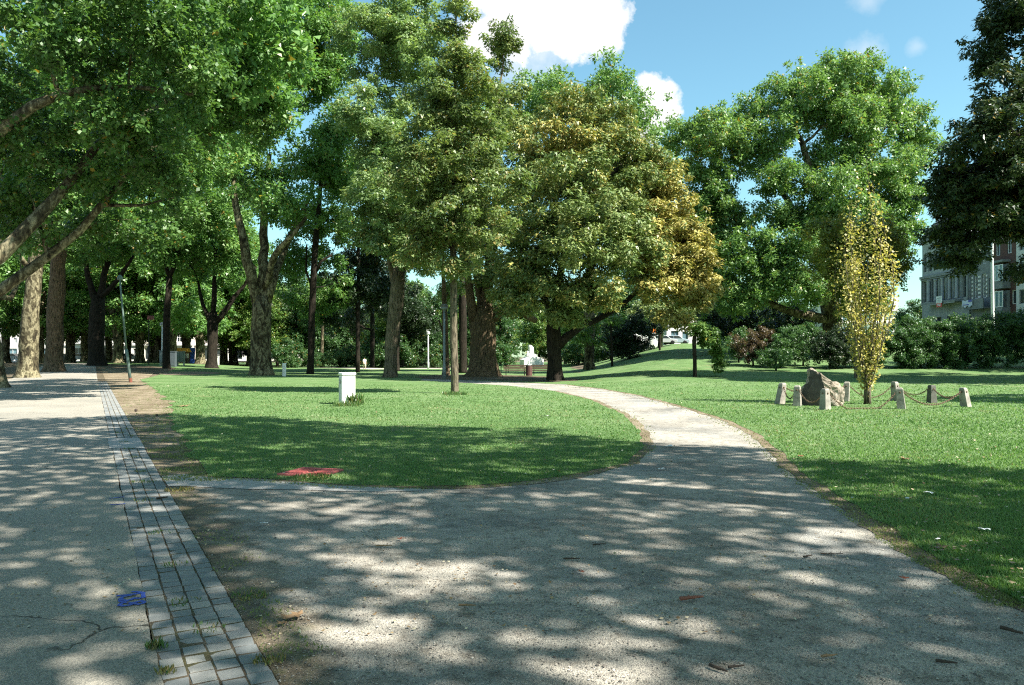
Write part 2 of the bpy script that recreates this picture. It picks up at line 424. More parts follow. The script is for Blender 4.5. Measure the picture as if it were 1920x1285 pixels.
S_ = lambda *a: [gp(*p) for p in a]
right_edge = S_((1060,721),(1130,729),(1200,741),(1290,764),(1370,789),(1420,814),(1470,850),(1510,889),(1590,940),(1690,1000),(1760,1050),(1830,1090),(1920,1132)) + [(5.6,3.4),(6.2,1.5),(6.8,-10)]
island_bottom = S_((392,893),(450,896),(520,899),(640,909),(760,913),(900,909),(1000,902),(1100,885),(1175,867))
island_right = S_((1203,838),(1205,822),(1193,800),(1164,775),(1108,750),(1038,733),(958,724),(880,718.7),(790,713.6))
far_gap = S_((790,710.4),(880,713),(960,716.6))
# gravel
edge_l = [(XR(y)+.005, y) for y in (10.4, 9, 8, 7, 6, 5, 4.5, 4, 3.5, 3, 2, 0, -4, -10)]
gravel_poly = [(XR(10.4)+.005, 10.4)] + [(p[0], p[1]+.45) for p in island_bottom] + [(p[0]-.4, p[1]) for p in island_right] + [(p[0], p[1]+.6) for p in far_gap] + [(p[0]+.45+.012*p[1], p[1]) for p in right_edge] + edge_l[::-1][:-1]
NG = len(gravel_poly)
gravel_poly = roughen(gravel_poly, .055, .12, 2.0, skip=tuple(range(NG-12, NG)))
sheet('gravel_path', gravel_poly, -.008, M_GRAVEL)
# lawns
lawn_left = S_((262,712),(292,731),(318,752),(322,775),(320,795),(345,830),(372,862))
island = lawn_left + island_bottom + island_right
NL = len(lawn_left)
island = roughen(island, .085, .10, 9.0, skip=(len(island)-1,)+tuple(range(NL)))
_a = roughen(lawn_left, .30, .10, 14.0, skip=(NL-1,))
_i = next(i for i, q in enumerate(island) if (Vector(q)-Vector(lawn_left[-1])).length < .01)
_j = next(i for i, q in enumerate(_a) if (Vector(q)-Vector(lawn_left[-1])).length < .01)
island = _a[:_j] + island[_i:]
sheet('lawn', island, .003, M_LAWN)
far_lawn = [(-90,142)] + S_((330,690),(312,699),(262,712)) + S_((790,713.4))[:0] + [gp(790,713.5)] + far_gap + right_edge + [(40,-10),(110,20),(190,120),(150,260),(-60,260)]
far_lawn = roughen(far_lawn, .085, .10, 21.0, skip=(2, 3, 4))
sheet('lawn', far_lawn, .001, M_LAWN)
# bare earth wedge beside the strip, and under the big trees
wedge = [(XR(10.1)+.005, 10.1)] + S_((420,902)) + [(p[0]+.5, p[1]) for p in lawn_left[::-1]] + S_((288,699)) + [(XR(88), 88)]
sheet('bare_earth', roughen(wedge, .05, .12, 4.0, skip=(len(wedge)-1,)), -.0055, earth_mat('trodden_earth', 1.35, .75))
band = [(XR(10.4)+.0, 10.4)] + [(XR(y)+.40+.16*math.sin(y*2.1)+.12*math.sin(y*5.3), y) for y in np.arange(10.4, 1, -.3)] + [(XR(1), 1)]
patch = S_((770,706),(860,702),(960,704),(1040,707),(1100,711),(1060,717),(1000,715.8),(900,713),(800,711))
sheet('bare_earth', roughen(smooth_poly(patch), .25, .3, 7.5), .007, M_FOREST)
sl = S_((292,701),(330,697.5),(390,697),(425,700),(380,703),(320,704))
sheet('bare_earth', roughen(smooth_poly(sl), .2, .3, 8.5), .007, earth_mat('dry_earth', 1.4, .1))
def ribbon(pts, w):
    a = [Vector(p) for p in pts]; l = []; r = []
    for i, p in enumerate(a):
        t = (a[min(i+1, len(a)-1)] - a[max(i-1, 0)]).normalized(); n = Vector((-t.y, t.x))
        l.append(tuple(p+n*w/2)); r.append(tuple(p-n*w/2))
    return l + r[::-1]
M_MARGIN = earth_mat('trampled_margin', 1.25, .35)
sheet('bare_earth', roughen(ribbon(right_edge, .40), .12, .09, 31.0), -.003, M_MARGIN)
sheet('bare_earth', roughen(ribbon(island_bottom[2:] + island_right[:6], .36), .10, .09, 33.0), -.002, M_MARGIN)
M_PATH = flat('pale_path', (.40, .36, .30), .92, 0, .12, 2, .2, .2)
sheet('gravel_path', roughen(ribbon(S_((610,690),(665,690.3),(720,692.5),(790,691.5),(850,689.5),(900,688.2)), 5.0), .1), .009, M_PATH)
sheet('gravel_path', roughen(ribbon(S_((380,679),(440,680),(520,683),(580,684)), 4.5), .1), .009, M_PATH)
# asphalt
asp = [(XL(y), y) for y in (-10, 0, 4, 8, 12, 18, 25, 35, 50, 70, 100, 150)] + [(XL(y)-6.4, y) for y in (150, 100, 70, 50, 35, 25, 18, 12, 8, 4, 0, -10)]
sheet('asphalt_path', roughen(asp, .02, .25, 3.0), .0, M_ASPH)
# concrete channel along the lawn
ch = S_((303,893),(345,889),(400,896),(470,901),(560,904),(640,911),(720,914.5),(790,916),(790,920),(720,922),(640,921),(560,918),(470,917),(400,914),(345,911),(316,912))
sheet('concrete_channel', roughen(ch, .012, .1, 6.0), -.001, M_CONC)

# sett strip: mortar bed, the nearest setts as parts, the rest joined
M_SETT = None
def sett_mat():
    m, N, L, b = new_mat('grey_sett'); oi = N.new('ShaderNodeObjectInfo')
    isl = N.new('ShaderNodeNewGeometry')
    a = N.new('ShaderNodeMath'); a.operation = 'ADD'; L.new(oi.outputs['Random'], a.inputs[0]); L.new(isl.outputs['Random Per Island'], a.inputs[1])
    fr = N.new('ShaderNodeMath'); fr.operation = 'FRACT'; L.new(a.outputs[0], fr.inputs[0])
    v = world_coord(N, L); n = noise(N, L, 5, 5, .6, v); f = noise(N, L, 60, 4, .7, v)
    r = ramp(N, [(0, (.165, .18, .185)), (.35, (.205, .217, .218)), (.7, (.235, .24, .235)), (1, (.285, .282, .262))]); L.new(fr.outputs[0], r.inputs[0])
    r2 = ramp(N, [(.3, (.7, .7, .7)), (.7, (1.2, 1.2, 1.15))]); L.new(n.outputs['Fac'], r2.inputs[0])
    L.new(mixc(N, L, .8, r.outputs[0], r2.outputs[0], 'MULTIPLY'), b.inputs['Base Color'])
    b.inputs['Roughness'].default_value = .75; b.inputs['Specular IOR Level'].default_value = .35
    bump(N, L, b, f.outputs['Fac'], .35, .01)
    return m
M_SETT = sett_mat()
strip = sheet('sett_strip', [(XR(y), y) for y in np.arange(-2, 100, 1.0)] + [(XL(y), y) for y in np.arange(99, -2.1, -1.0)], -.0028, earth_mat('joint_dirt', .72, .5))
def build_setts():
    ax = Vector((-.537, 1, 0)).normalized(); pe = Vector((ax.y, -ax.x, 0))
    wid = .575*ax.y; cols = 4; cw = wid/cols
    meshes = []
    for k in range(7):
        rr = random.Random(k); mb = MB()
        a, b, h = cw/2-.004, .0625, .015
        j = lambda s: rr.uniform(-s, s)
        base = [(-a+j(.004), -b+j(.006)), (a+j(.004), -b+j(.006)), (a+j(.004), b+j(.006)), (-a+j(.004), b+j(.006))]
        t = [(x*.945, y*.925) for x, y in base]; m_ = [(x*.985, y*.98) for x, y in base]
        vs = [(x, y, -.05) for x, y in base] + [(x, y, h*.45) for x, y in m_] + [(x, y, h+j(.003)) for x, y in t]
        fs = [(i, (i+1) % 4, 4+(i+1) % 4, 4+i) for i in range(4)] + [(4+i, 4+(i+1) % 4, 8+(i+1) % 4, 8+i) for i in range(4)] + [(8, 9, 10, 11)]
        mb.add(vs, fs); me = mb.mesh('sett', M_SETT); meshes.append(me)
    rest = MB(); cnt = 0
    s = 0.0; rowi = 0
    rows = []
    while s < 58:
        rows.append(s); s += .139 + random.uniform(-.005, .008)
    org = Vector((XL(0), 0, 0))
    rz = math.atan2(ax.y, ax.x) - math.pi/2
    for s in rows:
        for c in range(cols):
            p = org + ax*(s + random.uniform(-.006, .006) + (.02 if c % 2 else 0)) + pe*(cw*(c+.5))
            if p.y < 3.35: continue
            # a repaired patch of plain concrete interrupts the strip
            if 13.6 < p.y < 15.4: continue
            dz = random.uniform(-.003, .004); tl = random.uniform(-.02, .02)
            if cnt < 300:
                o = link('sett', meshes[random.randrange(7)], strip, p + Vector((0, 0, -.014+dz)))
                o.rotation_euler = (tl, random.uniform(-.02, .02), rz + random.uniform(-.03, .03)); cnt += 1
            else:
                rest.box(p + Vector((0, 0, -.018+dz)), (cw-.011, .124, .04), rz + random.uniform(-.02, .02), .92)
    o = rest.build('distant_setts', M_SETT, strip); tag(o, kind='stuff')
    # concrete patch
    mb = MB(); y0, y1 = 13.62, 15.38
    mb.add([(XL(y0)-.05, y0, .008), (XR(y0), y0, .008), (XR(y1), y1, .008), (XL(y1)-.05, y1, .008)], [(0, 1, 2, 3)])
    mb.build('concrete_patch', M_CONC, strip)
build_setts()

# grass blades: dense near, thinner far
M_BLADE = leaf_mat('grass_blades', (.074, .154, .041), (.128, .222, .076), (.21, .295, .128), aut=(.24, .20, .09), trans=.38, rough=.5, spec=.3, tcol=(1.3, 1.5, .7))
def tri_mesh(name, A, B, C, var, aut, mat):
    n = len(A); V = np.empty((n*3, 3)); V[0::3] = A; V[1::3] = B; V[2::3] = C
    me = bpy.data.meshes.new(name); me.vertices.add(n*3); me.vertices.foreach_set('co', V.ravel())
    me.loops.add(n*3); me.loops.foreach_set('vertex_index', np.arange(n*3)); me.polygons.add(n)
    me.polygons.foreach_set('loop_start', np.arange(n)*3)
    me.update(calc_edges=True)
    for nm, d in (('leaf_var', var), ('leaf_aut', aut)):
        at = me.attributes.new(nm, 'FLOAT', 'FACE'); at.data.foreach_set('value', np.asarray(d, np.float32))
    me.materials.append(mat); return me
def grass():
    n = 520000; r = RNG
    inv = r.uniform(1/46., 1/4.2, n)                   # density falls off with distance squared
    d = 1/inv; u = r.uniform(-.72, .74, n); X = u*d; Y = d
    keep = inside(island, X, Y) | inside(far_lawn, X, Y)
    hx, hy = X+2.78, Y-10.77; keep &= ~((np.abs(hx*.94+hy*.33) + np.abs(-hx*.33+hy*.94)) < .60)      # none grows on the red cover
    # patchy fringe on the trodden earth
    fr = (inside(wedge, X, Y) & (r.random(n) < np.where(Y < 20, .75, .25))) | (inside(roughen(band, 0), X, Y) & (r.random(n) < .05))
    # the sward thins at its edge and strays on to the gravel
    C = np.array([-1.5, 20.0]); V_ = C - np.stack([X, Y], 1); V_ /= np.linalg.norm(V_, axis=1, keepdims=True); e_ = (.06 + .010*Y)
    sx, sy = X + V_[:, 0]*e_*1.6, Y + V_[:, 1]*e_*1.6; near = ~keep & inside(island, sx, sy); fl = ~keep & inside(far_lawn, X + e_*2.0, Y + e_*.4)
    edge_in = keep & ((inside(island, X, Y) & ~inside(island, X - V_[:, 0]*e_, Y - V_[:, 1]*e_)) | (inside(far_lawn, X, Y) & ~inside(far_lawn, X - e_, Y)))
    stray = (near | fl) & (r.random(n) < .30); keep &= ~(edge_in & (r.random(n) < .35))
    pn = np.array([mnoise.noise(Vector((x*1.3, y*1.3, 0))) for x, y in zip(X[fr], Y[fr])]); idx = np.where(fr)[0][pn > .05]
    k2 = keep.copy(); k2[idx] = True; k2 |= stray
    X, Y, fringe = X[k2], Y[k2], (~keep)[k2]; m = len(X)
    D = np.hypot(X, Y); z = gz(X, Y)
    h = r.uniform(.016, .042, m)*(1 + .25*(D > 20)); h[fringe] *= .55
    w = .0035 + .00062*D
    th = r.uniform(0, 2*np.pi, m); lean = r.normal(0, .45, (m, 2))
    b = np.stack([X, Y, z], 1); s = np.stack([np.cos(th)*w, np.sin(th)*w, np.zeros(m)], 1)
    t = b + np.stack([lean[:, 0]*h, lean[:, 1]*h, h], 1)
    pat = np.array([mnoise.noise(Vector((x*.35, y*.35, 3.3))) + .6*mnoise.noise(Vector((x*1.3, y*1.3, 7.3))) for x, y in zip(X, Y)])
    var = np.clip(.5 + .35*pat + r.normal(0, .14, m), 0, 1); aut = (r.random(m) < (.025 + .10*(pat > .35))).astype(float)*r.uniform(.4, 1, m)
    aut[fringe] = np.maximum(aut[fringe], .5)
    gm = tri_mesh('grass', b-s, b+s, t, var, aut, M_BLADE)
    o = link('grass', gm); tag(o, kind='stuff')
    print('blades', m)
grass()
# ------------------------------------------------------------------ trees
BK_PLANE = bark_plane('plane_bark'); BK_PLANE_D = bark_plane('shaded_plane_bark', .7)
BK_DARK = bark_rough('dark_bark', (.028, .024, .020)); BK_GREY = bark_rough('grey_bark', (.15, .13, .105)); BK_BROWN = bark_rough('brown_bark', (.14, .105, .075))  # dark bark also takes in the shade on the mid-park trunks
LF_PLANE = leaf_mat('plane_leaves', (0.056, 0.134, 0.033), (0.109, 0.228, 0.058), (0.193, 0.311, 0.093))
LF_NEAR = leaf_mat('shady_plane_leaves', (0.040, 0.097, 0.024), (0.078, 0.164, 0.041), (0.139, 0.224, 0.067))  # darker copy of the plane leaves, near canopy's shade put into the colour
LF_PLANE2 = leaf_mat('pale_plane_leaves', (0.075, 0.161, 0.044), (0.137, 0.245, 0.074), (0.223, 0.329, 0.122))
LF_LIME = leaf_mat('lime_leaves', (0.074, 0.122, 0.039), (0.140, 0.200, 0.069), (0.247, 0.305, 0.130), aut=(.25, .20, .07))
LF_LIMEG = leaf_mat('grey_lime_leaves', (0.089, 0.163, 0.064), (0.171, 0.260, 0.108), (0.290, 0.374, 0.179), aut=(0.275, 0.225, 0.062))
LF_CHEST = leaf_mat('chestnut_leaves', (0.065, 0.117, 0.032), (0.141, 0.196, 0.060), (0.264, 0.300, 0.112), aut=(.40, .335, .095), trans=.14, spec=.32)
LF_DARK = leaf_mat('dark_leaves', (.012, .028, .010), (.025, .050, .017), (.050, .080, .030), trans=.2)  # dark foliage; also carries shade painted into the mid-park trees and shrubs
LF_SHADE = leaf_mat('shaded_chestnut_leaves', (.018, .040, .014), (.038, .066, .024), (.085, .115, .048), trans=.18)  # shade on the right-hand chestnut put into the leaf colour
LF_YEL = leaf_mat('yellow_leaves', (.20, .19, .055), (.42, .36, .105), (.60, .52, .22), aut=(.16, .20, .05), trans=.35, rough=.5)
LF_MAPLE = leaf_mat('maple_leaves', (0.069, 0.103, 0.016), (0.132, 0.172, 0.028), (0.207, 0.230, 0.052), aut=(0.345, 0.253, 0.046))
LF_BUSH = leaf_mat('bush_leaves', (0.029, 0.071, 0.022), (0.056, 0.128, 0.041), (0.102, 0.184, 0.071))
LF_REDB = leaf_mat('copper_leaves', (.040, .030, .018), (.085, .060, .036), (.15, .12, .08))
LF_WOOD = leaf_mat('woodland_leaves', (0.049, 0.113, 0.026), (0.106, 0.196, 0.045), (0.196, 0.271, 0.067), aut=(0.325, 0.250, 0.044))

def nrm(a): return a/np.maximum(np.linalg.norm(a, axis=1, keepdims=True), 1e-9)
def leaf_mesh(name, Pn, A, Nn, S, W, var, aut, mat, kite=True):
    n = len(Pn); A = nrm(A); B = nrm(np.cross(Nn, A)); Nn = np.cross(A, B)
    S = S[:, None]; W = W[:, None]
    if not kite: return tri_mesh(name, Pn + B*W*.5, Pn + A*S, Pn - B*W*.5 + A*S*.15, var, aut, mat)
    V = np.empty((n*4, 3)); V[0::4] = Pn; V[1::4] = Pn + A*S*.45 + B*W*.5 - Nn*S*.10; V[2::4] = Pn + A*S; V[3::4] = Pn + A*S*.45 - B*W*.5 - Nn*S*.10
    me = bpy.data.meshes.new(name); me.vertices.add(n*4); me.vertices.foreach_set('co', V.ravel())
    me.loops.add(n*4); me.loops.foreach_set('vertex_index', np.arange(n*4)); me.polygons.add(n)
    me.polygons.foreach_set('loop_start', np.arange(n)*4)
    me.update(calc_edges=True)
    for nm, d in (('leaf_var', var), ('leaf_aut', aut)):
        at = me.attributes.new(nm, 'FLOAT', 'FACE'); at.data.foreach_set('value', np.asarray(d, np.float32))
    me.materials.append(mat); return me

def clump_leaves(cl, s, rng, aspect=.72):
    "cl: list of dict(c, r, n, style, v, a) -> leaf arrays"
    Ps, As, Ns, Vs, Us, Ss = [], [], [], [], [], []
    for k in cl:
        n = k['n']; R = k['r']; c = np.array(k['c'])
        if k['style'] == 'dome':
            # several drooping layers, as chestnut and lime sprays hang
            rad = R*np.sqrt(rng.random(n)); th = rng.uniform(0, 2*np.pi, n); lay = rng.integers(0, 3, n)
            rad *= (1 - .12*lay)
            zz = R*(.35 - .42*lay) - .55*rad**2/R + rng.normal(0, .07*R, n)
            o = np.stack([np.cos(th), np.sin(th), np.zeros(n)], 1)
            p = c + o*rad[:, None] + np.stack([np.zeros(n), np.zeros(n), zz], 1)
            a = o*.8 + rng.normal(0, .45, (n, 3)) + np.array([0, 0, -.55])
            nn = o*.5 + rng.normal(0, .32, (n, 3)) + np.array([0, 0, 1.0])
        else:
            d = nrm(rng.normal(0, 1, (n, 3))); rr = R*rng.random(n)**.42
            d2 = d*np.array([1, 1, .78])
            p = c + d2*rr[:, None]*(1 + .18*rng.normal(0, 1, n))[:, None]
            a = d*.6 + rng.normal(0, .6, (n, 3)) + np.array([0, 0, -.35])
            nn = d*.65 + rng.normal(0, .42, (n, 3)) + np.array([0, 0, .9])
        Ps.append(p); As.append(a); Ns.append(nn)
        Vs.append(np.clip(k['v'] + rng.normal(0, .17, n), 0, 1)); Us.append(np.clip(np.where(rng.random(n) < k['a'], rng.uniform(.55, 1, n), .0), 0, 1))
        Ss.append(s*np.clip(rng.lognormal(-.03, .25, n), .45, 1.45))
    Pn, A, Nn, V, U, S = [np.concatenate(x) for x in (Ps, As, Ns, Vs, Us, Ss)]
    return Pn, A, Nn, S, S*aspect, V, U

def make_clumps(lobes, rc, leaf, lai, style, rng, cover=.9, aspect=.72):
    "lobes: (centre xyz, radii xyz, autumn share, tone) in metres"
    out = []
    for lb in lobes:
        c, r = np.array(lb[0], float), np.array(lb[1], float)
        au = lb[2] if len(lb) > 2 else .02; tone = lb[3] if len(lb) > 3 else 0.0
        rm = (r[0]*r[1]*r[2])**(1/3.)
        n = max(2, int(cover*4*rm*rm/(rc*rc)))
        d = nrm(rng.normal(0, 1, (n, 3)))
        rr = np.where(rng.random(n) < .66, rng.uniform(.66, 1.0, n), rng.uniform(.2, .7, n)); sp = rng.random(n) < .13
        rr = np.where(sp, rng.uniform(1.0, 1.28, n), rr)
        for i in range(n):
            k = (rng.uniform(.6, 1.25) if not sp[i] else rng.uniform(.38, .6))*rc
            out.append(dict(c=c + d[i]*r*rr[i], r=k, n=max(8, int(lai*math.pi*k*k/(leaf*leaf*.5*aspect))), style=style,
                            v=.48 + tone + rng.normal(0, .13), a=float(np.clip(au + (rng.normal(0, .10) if au > .05 else 0), 0, 1))))
    return out

def branches(mb, skel, clumps, rng, r0, share=.75, sides=4):
    "thin branches from the nearest limb out to the leaf clumps"
    if not skel: return
    SK = np.array([s[0] for s in skel]); SR = np.array([s[1] for s in skel])
    for k in clumps:
        if rng.random() > share: continue
        c = np.array(k['c']); d = np.linalg.norm(SK - c, axis=1) + np.maximum(0, SK[:, 2]-c[2])*.9
        i = int(np.argmin(d)); a = SK[i]; L = np.linalg.norm(c-a)
        if L < .3: continue
        ra = min(SR[i]*.55, r0*(.5 + L*.10)); mid = (a+c)/2 + rng.normal(0, .07*L, 3) + np.array([0, 0, .10*L])
        pts = [a*(1-t)**2 + 2*mid*t*(1-t) + c*t*t for t in (0, .3, .65, 1)]
        mb.tube(pts, [ra, ra*.75, ra*.5, ra*.22], sides, cap=False)
        SK = np.vstack([SK, pts[1:3]]); SR = np.append(SR, [ra*.7, ra*.45])

def flare_fn(seed, amt, npts):
    rr = random.Random(seed); k = rr.choice([5, 6, 7]); ph = rr.uniform(0, 6); ph2 = rr.uniform(0, 6)
    def f(i, th):
        e = max(0.0, 1 - i/5.0)
        return 1 + amt*e*(.5 + .5*math.cos(k*th+ph)) * (1 if i else 1.15) + .05*math.sin(3*th+ph2+i*.8) + .03*math.sin(7*th+i*1.7)
    return f
def trunk_tube(mb, pts, rad, seed=0, flare=.7, sides=14):
    "trunk with buttressed base; pts bottom to top"
    p = [Vector(q) for q in pts]; P2, R2 = [], []
    a, b = p[0], p[1]; L = (b-a).length
    for z in (-.18, 0.0, .18, .42, .8, 1.35, 2.1):
        t = z/L
        if t > .9: break
        P2.append(a + (b-a)*t); R2.append(rad[1] + (rad[0]-rad[1])*math.exp(-max(z, -.05)/(.42+.25*rad[1])) * (.6 + .4*flare))
    for i in range(1, len(p)):
        n = max(1, int((p[i]-p[i-1]).length/1.2))
        for j in range(1, n+1):
            t = j/n
            if i == 1 and t*L < 2.6 and t < .97: continue
            q = p[i-1].lerp(p[i], t); rr = random.Random(seed*77+i*13+j); w = rad[i]*.09
            P2.append(q + Vector((rr.uniform(-w, w), rr.uniform(-w, w), 0)) if t < 1 or i < len(p)-1 else q); R2.append((rad[i-1] + (rad[i]-rad[i-1])*t)*rr.uniform(.95, 1.06))
    mb.tube(P2, R2, sides, lobes=flare_fn(seed, .42*flare, len(P2)))
    return [(np.array(q), r) for q, r in zip(P2, R2)]
def limb_tube(mb, pts, rad, seed=0, sides=8):
    rr = random.Random(seed); p = [Vector(q) for q in pts]; P2, R2 = [p[0]], [rad[0]]
    for i in range(1, len(p)):
        n = max(1, int((p[i]-p[i-1]).length/1.0))
        for j in range(1, n+1):
            t = j/n; w = .10*(p[i]-p[i-1]).length/n if j < n else 0
            P2.append(p[i-1].lerp(p[i], t) + Vector((rr.uniform(-w, w), rr.uniform(-w, w), rr.uniform(-w, w)))); R2.append((rad[i-1] + (rad[i]-rad[i-1])*t)*rr.uniform(.94, 1.06))
    mb.tube(P2, R2, sides, lobes=lambda i, th: 1 + .06*math.sin(3*th+i))
    return [(np.array(q), r) for q, r in zip(P2, R2)]

LEAF_K, RC_K, LAI_K, COV_K = .84, .66, 1.28, .80
NT = [0]
def tree(name, label, cat, base, d=None, trunk=(), limbs=(), lobes=(), rc=1.3, leaf=.3, lai=1.7, style='blob', bark=None, lmat=None,
         group=None, cover=.9, flare=.7, share=.75, r0=.06, aspect=.72, seed=None, local=False):
    """base: photo pixel of the foot (or a world point with local=True). trunk: (px,py,width px[,dd]); limbs: lists of the same;
    lobes: (px,py,rx px,ry px,dd m,rd m[,autumn,tone]).  dd = metres farther (+) or nearer (-) than the trunk."""
    leaf *= LEAF_K; rc *= RC_K; lai *= LAI_K; cover *= COV_K
    NT[0] += 1; sd = NT[0]*101 if seed is None else seed; rng = np.random.default_rng(sd)
    if local:
        B = Vector(base); conv = lambda q: (Vector(q[:3]), q[3]); lob = list(lobes)
    else:
        g = G(*base); d = g.y if d is None else d
        B = Vector(((base[0]-CX)/F*d, d, float(gz((base[0]-CX)/F*d, d)))); k = d/F
        by = HZ - (B.z - CH)/k                                 # pixel row of the foot at this depth
        def conv(q):
            dd = q[3] if len(q) > 3 else 0.0; kk = (d+dd)/F
            return (Vector(((q[0]-CX)*kk, d+dd, CH + (HZ-q[1])*kk)) - B, q[2]*k/2)
        lob = []
        for q in lobes:
            c, _ = conv((q[0], q[1], 0, q[4])); kk = (d+q[4])/F
            lob.append((tuple(c), (q[2]*kk, q[5], q[3]*kk)) + tuple(q[6:]))
    t = empty(name, B); tag(t, label, cat, group)
    mb = MB(); skel = []
    if trunk:
        pr = [conv(q) for q in trunk]; skel += trunk_tube(mb, [p for p, r in pr], [r for p, r in pr], sd, flare)
    for i, lm in enumerate(limbs):
        pr = [conv(q) for q in lm]; skel += limb_tube(mb, [p for p, r in pr], [r for p, r in pr], sd+i)
    cl = make_clumps(lob, rc, leaf, lai, style, rng, cover, aspect)
    up = [s for s in skel if s[0][2] > (.25*max(q[0][2] for q in skel) if skel else 0)] or skel
    # extra limbs towards each lobe
    for i, lb in enumerate(lob):
        if not up: break
        c = np.array(lb[0]); SK = np.array([s[0] for s in up]); dd_ = np.linalg.norm(SK-c, axis=1) + np.maximum(0, SK[:, 2]-c[2]+.5)
        j = int(np.argmin(dd_)); a = SK[j]; L = np.linalg.norm(c-a)
        if L < 1.0: continue
        ra = min(up[j][1]*.6, .03 + .028*L); mid = (a+c)/2 + rng.normal(0, .06*L, 3) + np.array([0, 0, .06*L])
        up += limb_tube(mb, [a, mid, c], [ra, ra*.7, ra*.3], sd+50+i, 6)
    branches(mb, up, cl, rng, r0, share*.6)
    if mb.f: mb.build('trunk', bark, t, smooth=True)
    arr = clump_leaves(cl, leaf, rng, aspect)
    link('crown', leaf_mesh('crown', *arr, lmat, kite=(not local and d < 30)), t)
    TOT[0] += len(arr[0])
    return t
TOT = [0]
def dup(t, loc, rz=0.0, sc=1.0, label=None, sz=None):
    c = copy_tree(t); c.location = loc; c.rotation_euler = (0, 0, rz); c.scale = (sc, sc, sz or sc)
    if label: c['label'] = label
    return c

# --- the big trees of the middle ground
tree('plane_tree', 'tall plane tree with mottled flaking trunk forking low, beyond the white cabinet, bright green crown', 'tree', (490,704),
  trunk=[(490,704,46),(489,640,37),(491,590,36),(491,556,36)],
  limbs=[[(484,575,22),(470,510,20,-1),(455,440,15,-2),(441,380,12,-2),(438,330,8,-2)],
         [(492,570,26),(495,510,20),(494,440,16,1),(498,370,13,1),(505,290,9,2)],
         [(497,570,22),(510,530,18),(530,480,13,2),(556,420,9,3),(585,360,6,4)],
         [(494,545,16,0),(515,480,12,-2),(550,440,8,-4),(580,400,5,-4)]],
  lobes=[(478,330,75,50,0,5),(420,215,80,85,-2,5),(535,130,95,95,1,6),(600,290,60,60,2,4),(545,380,55,45,-3,4),(480,70,100,70,-2,6),(400,70,80,75,-3,5),(600,80,60,80,2,4),(500,-60,140,80,0,7),(370,300,60,60,4,4),(640,250,40,50,2,3),(630,60,45,75,3,4),(640,345,40,40,3,3),(625,165,36,40,3,3)],
  rc=1.4, leaf=.32, lai=1.6, bark=BK_PLANE, lmat=LF_PLANE, cover=1.25)
tree('lime_tree', 'broad grey-green lime tree with stout bare trunk leaning right behind the cabinet', 'tree', (732,708),
  trunk=[(732,709,27),(733,650,23),(738,600,25),(745,550,27),(748,500,24)],
  limbs=[[(742,560,15),(733,500,13),(735,430,10),(728,350,8)],[(748,540,14),(765,480,11,1),(775,400,8,1),(770,300,6,1)],[(745,520,12),(745,440,9,2),(745,330,7,2),(735,200,5,2)]],
  lobes=[(700,70,75,70,1,4.5),(770,120,80,90,1,5),(690,220,65,55,-1,4),(760,260,70,70,-1,4.5),(750,350,85,60,-2,5),(690,390,55,45,-1,3.5),(790,420,55,50,-1,3.5),(720,440,55,35,-2,3,.12),(780,480,40,35,-2,3,.25),(760,30,60,60,2,4),(700,310,45,45,2,4)],
  rc=1.15, leaf=.27, lai=1.6, style='dome', bark=BK_GREY, lmat=LF_LIMEG, cover=1.2)
tree('lime_tree', 'slim tall lime tree with straight grey trunk and olive conical crown reaching above the others', 'tree', (853,738),
  trunk=[(853,738,15),(851,640,14),(851,540,13),(849,440,12),(851,300,9),(853,150,6),(855,30,3)],
  limbs=[[(850,470,6),(830,440,5,.5),(800,430,3,.8)],[(850,430,6),(880,400,5,-.6),(910,390,3,-.8)]],
  lobes=[(855,25,32,45,0,1.0,.08),(853,95,60,60,0,1.6,.08),(850,180,90,65,0,2.2,.08),(846,265,115,65,0,2.8,.1),(800,335,80,60,-.5,2,.1),(895,335,90,60,-.3,2.2,.1),(850,400,80,50,-.8,2,.12),(905,420,60,45,-.5,1.6,.18),(790,440,45,45,-.6,1.5,.3),(925,240,40,50,.5,1.4,.05),(870,490,40,30,-.5,1.2,.15)],
  rc=.72, leaf=.175, lai=1.55, style='dome', bark=BK_GREY, lmat=LF_LIME, flare=.25, cover=1.15, r0=.03)
tree('plane_tree', 'very old plane tree with huge burred trunk and heavy low limbs beside the benches', 'tree', (905,706),
  trunk=[(905,706,62),(906,665,50),(906,630,50),(905,595,52),(905,575,44)],
  limbs=[[(893,610,26),(884,575,19,-1),(879,540,15,-1),(876,500,11,-1),(880,440,8,0)],[(918,600,24),(940,580,20,0),(970,580,16,1),(1005,602,11,2)],
         [(910,590,26),(915,530,20,1),(925,440,15,1),(930,320,10,1),(935,180,7,1)],[(905,585,20),(895,520,14,2),(890,420,10,3)]],
  lobes=[(938,75,38,45,1,2.5,.03),(930,170,55,60,1,3.5),(905,280,95,80,2,5),(945,420,75,70,0,4,.12),(885,450,55,55,1,4,.1),(985,330,60,60,3,4),(930,510,70,45,-2,3.5,.22),(1000,540,55,40,-1,3,.18),(960,240,50,50,3,4)],
  rc=1.15, leaf=.28, lai=1.6, style='dome', bark=BK_BROWN, lmat=LF_CHEST, flare=.9)
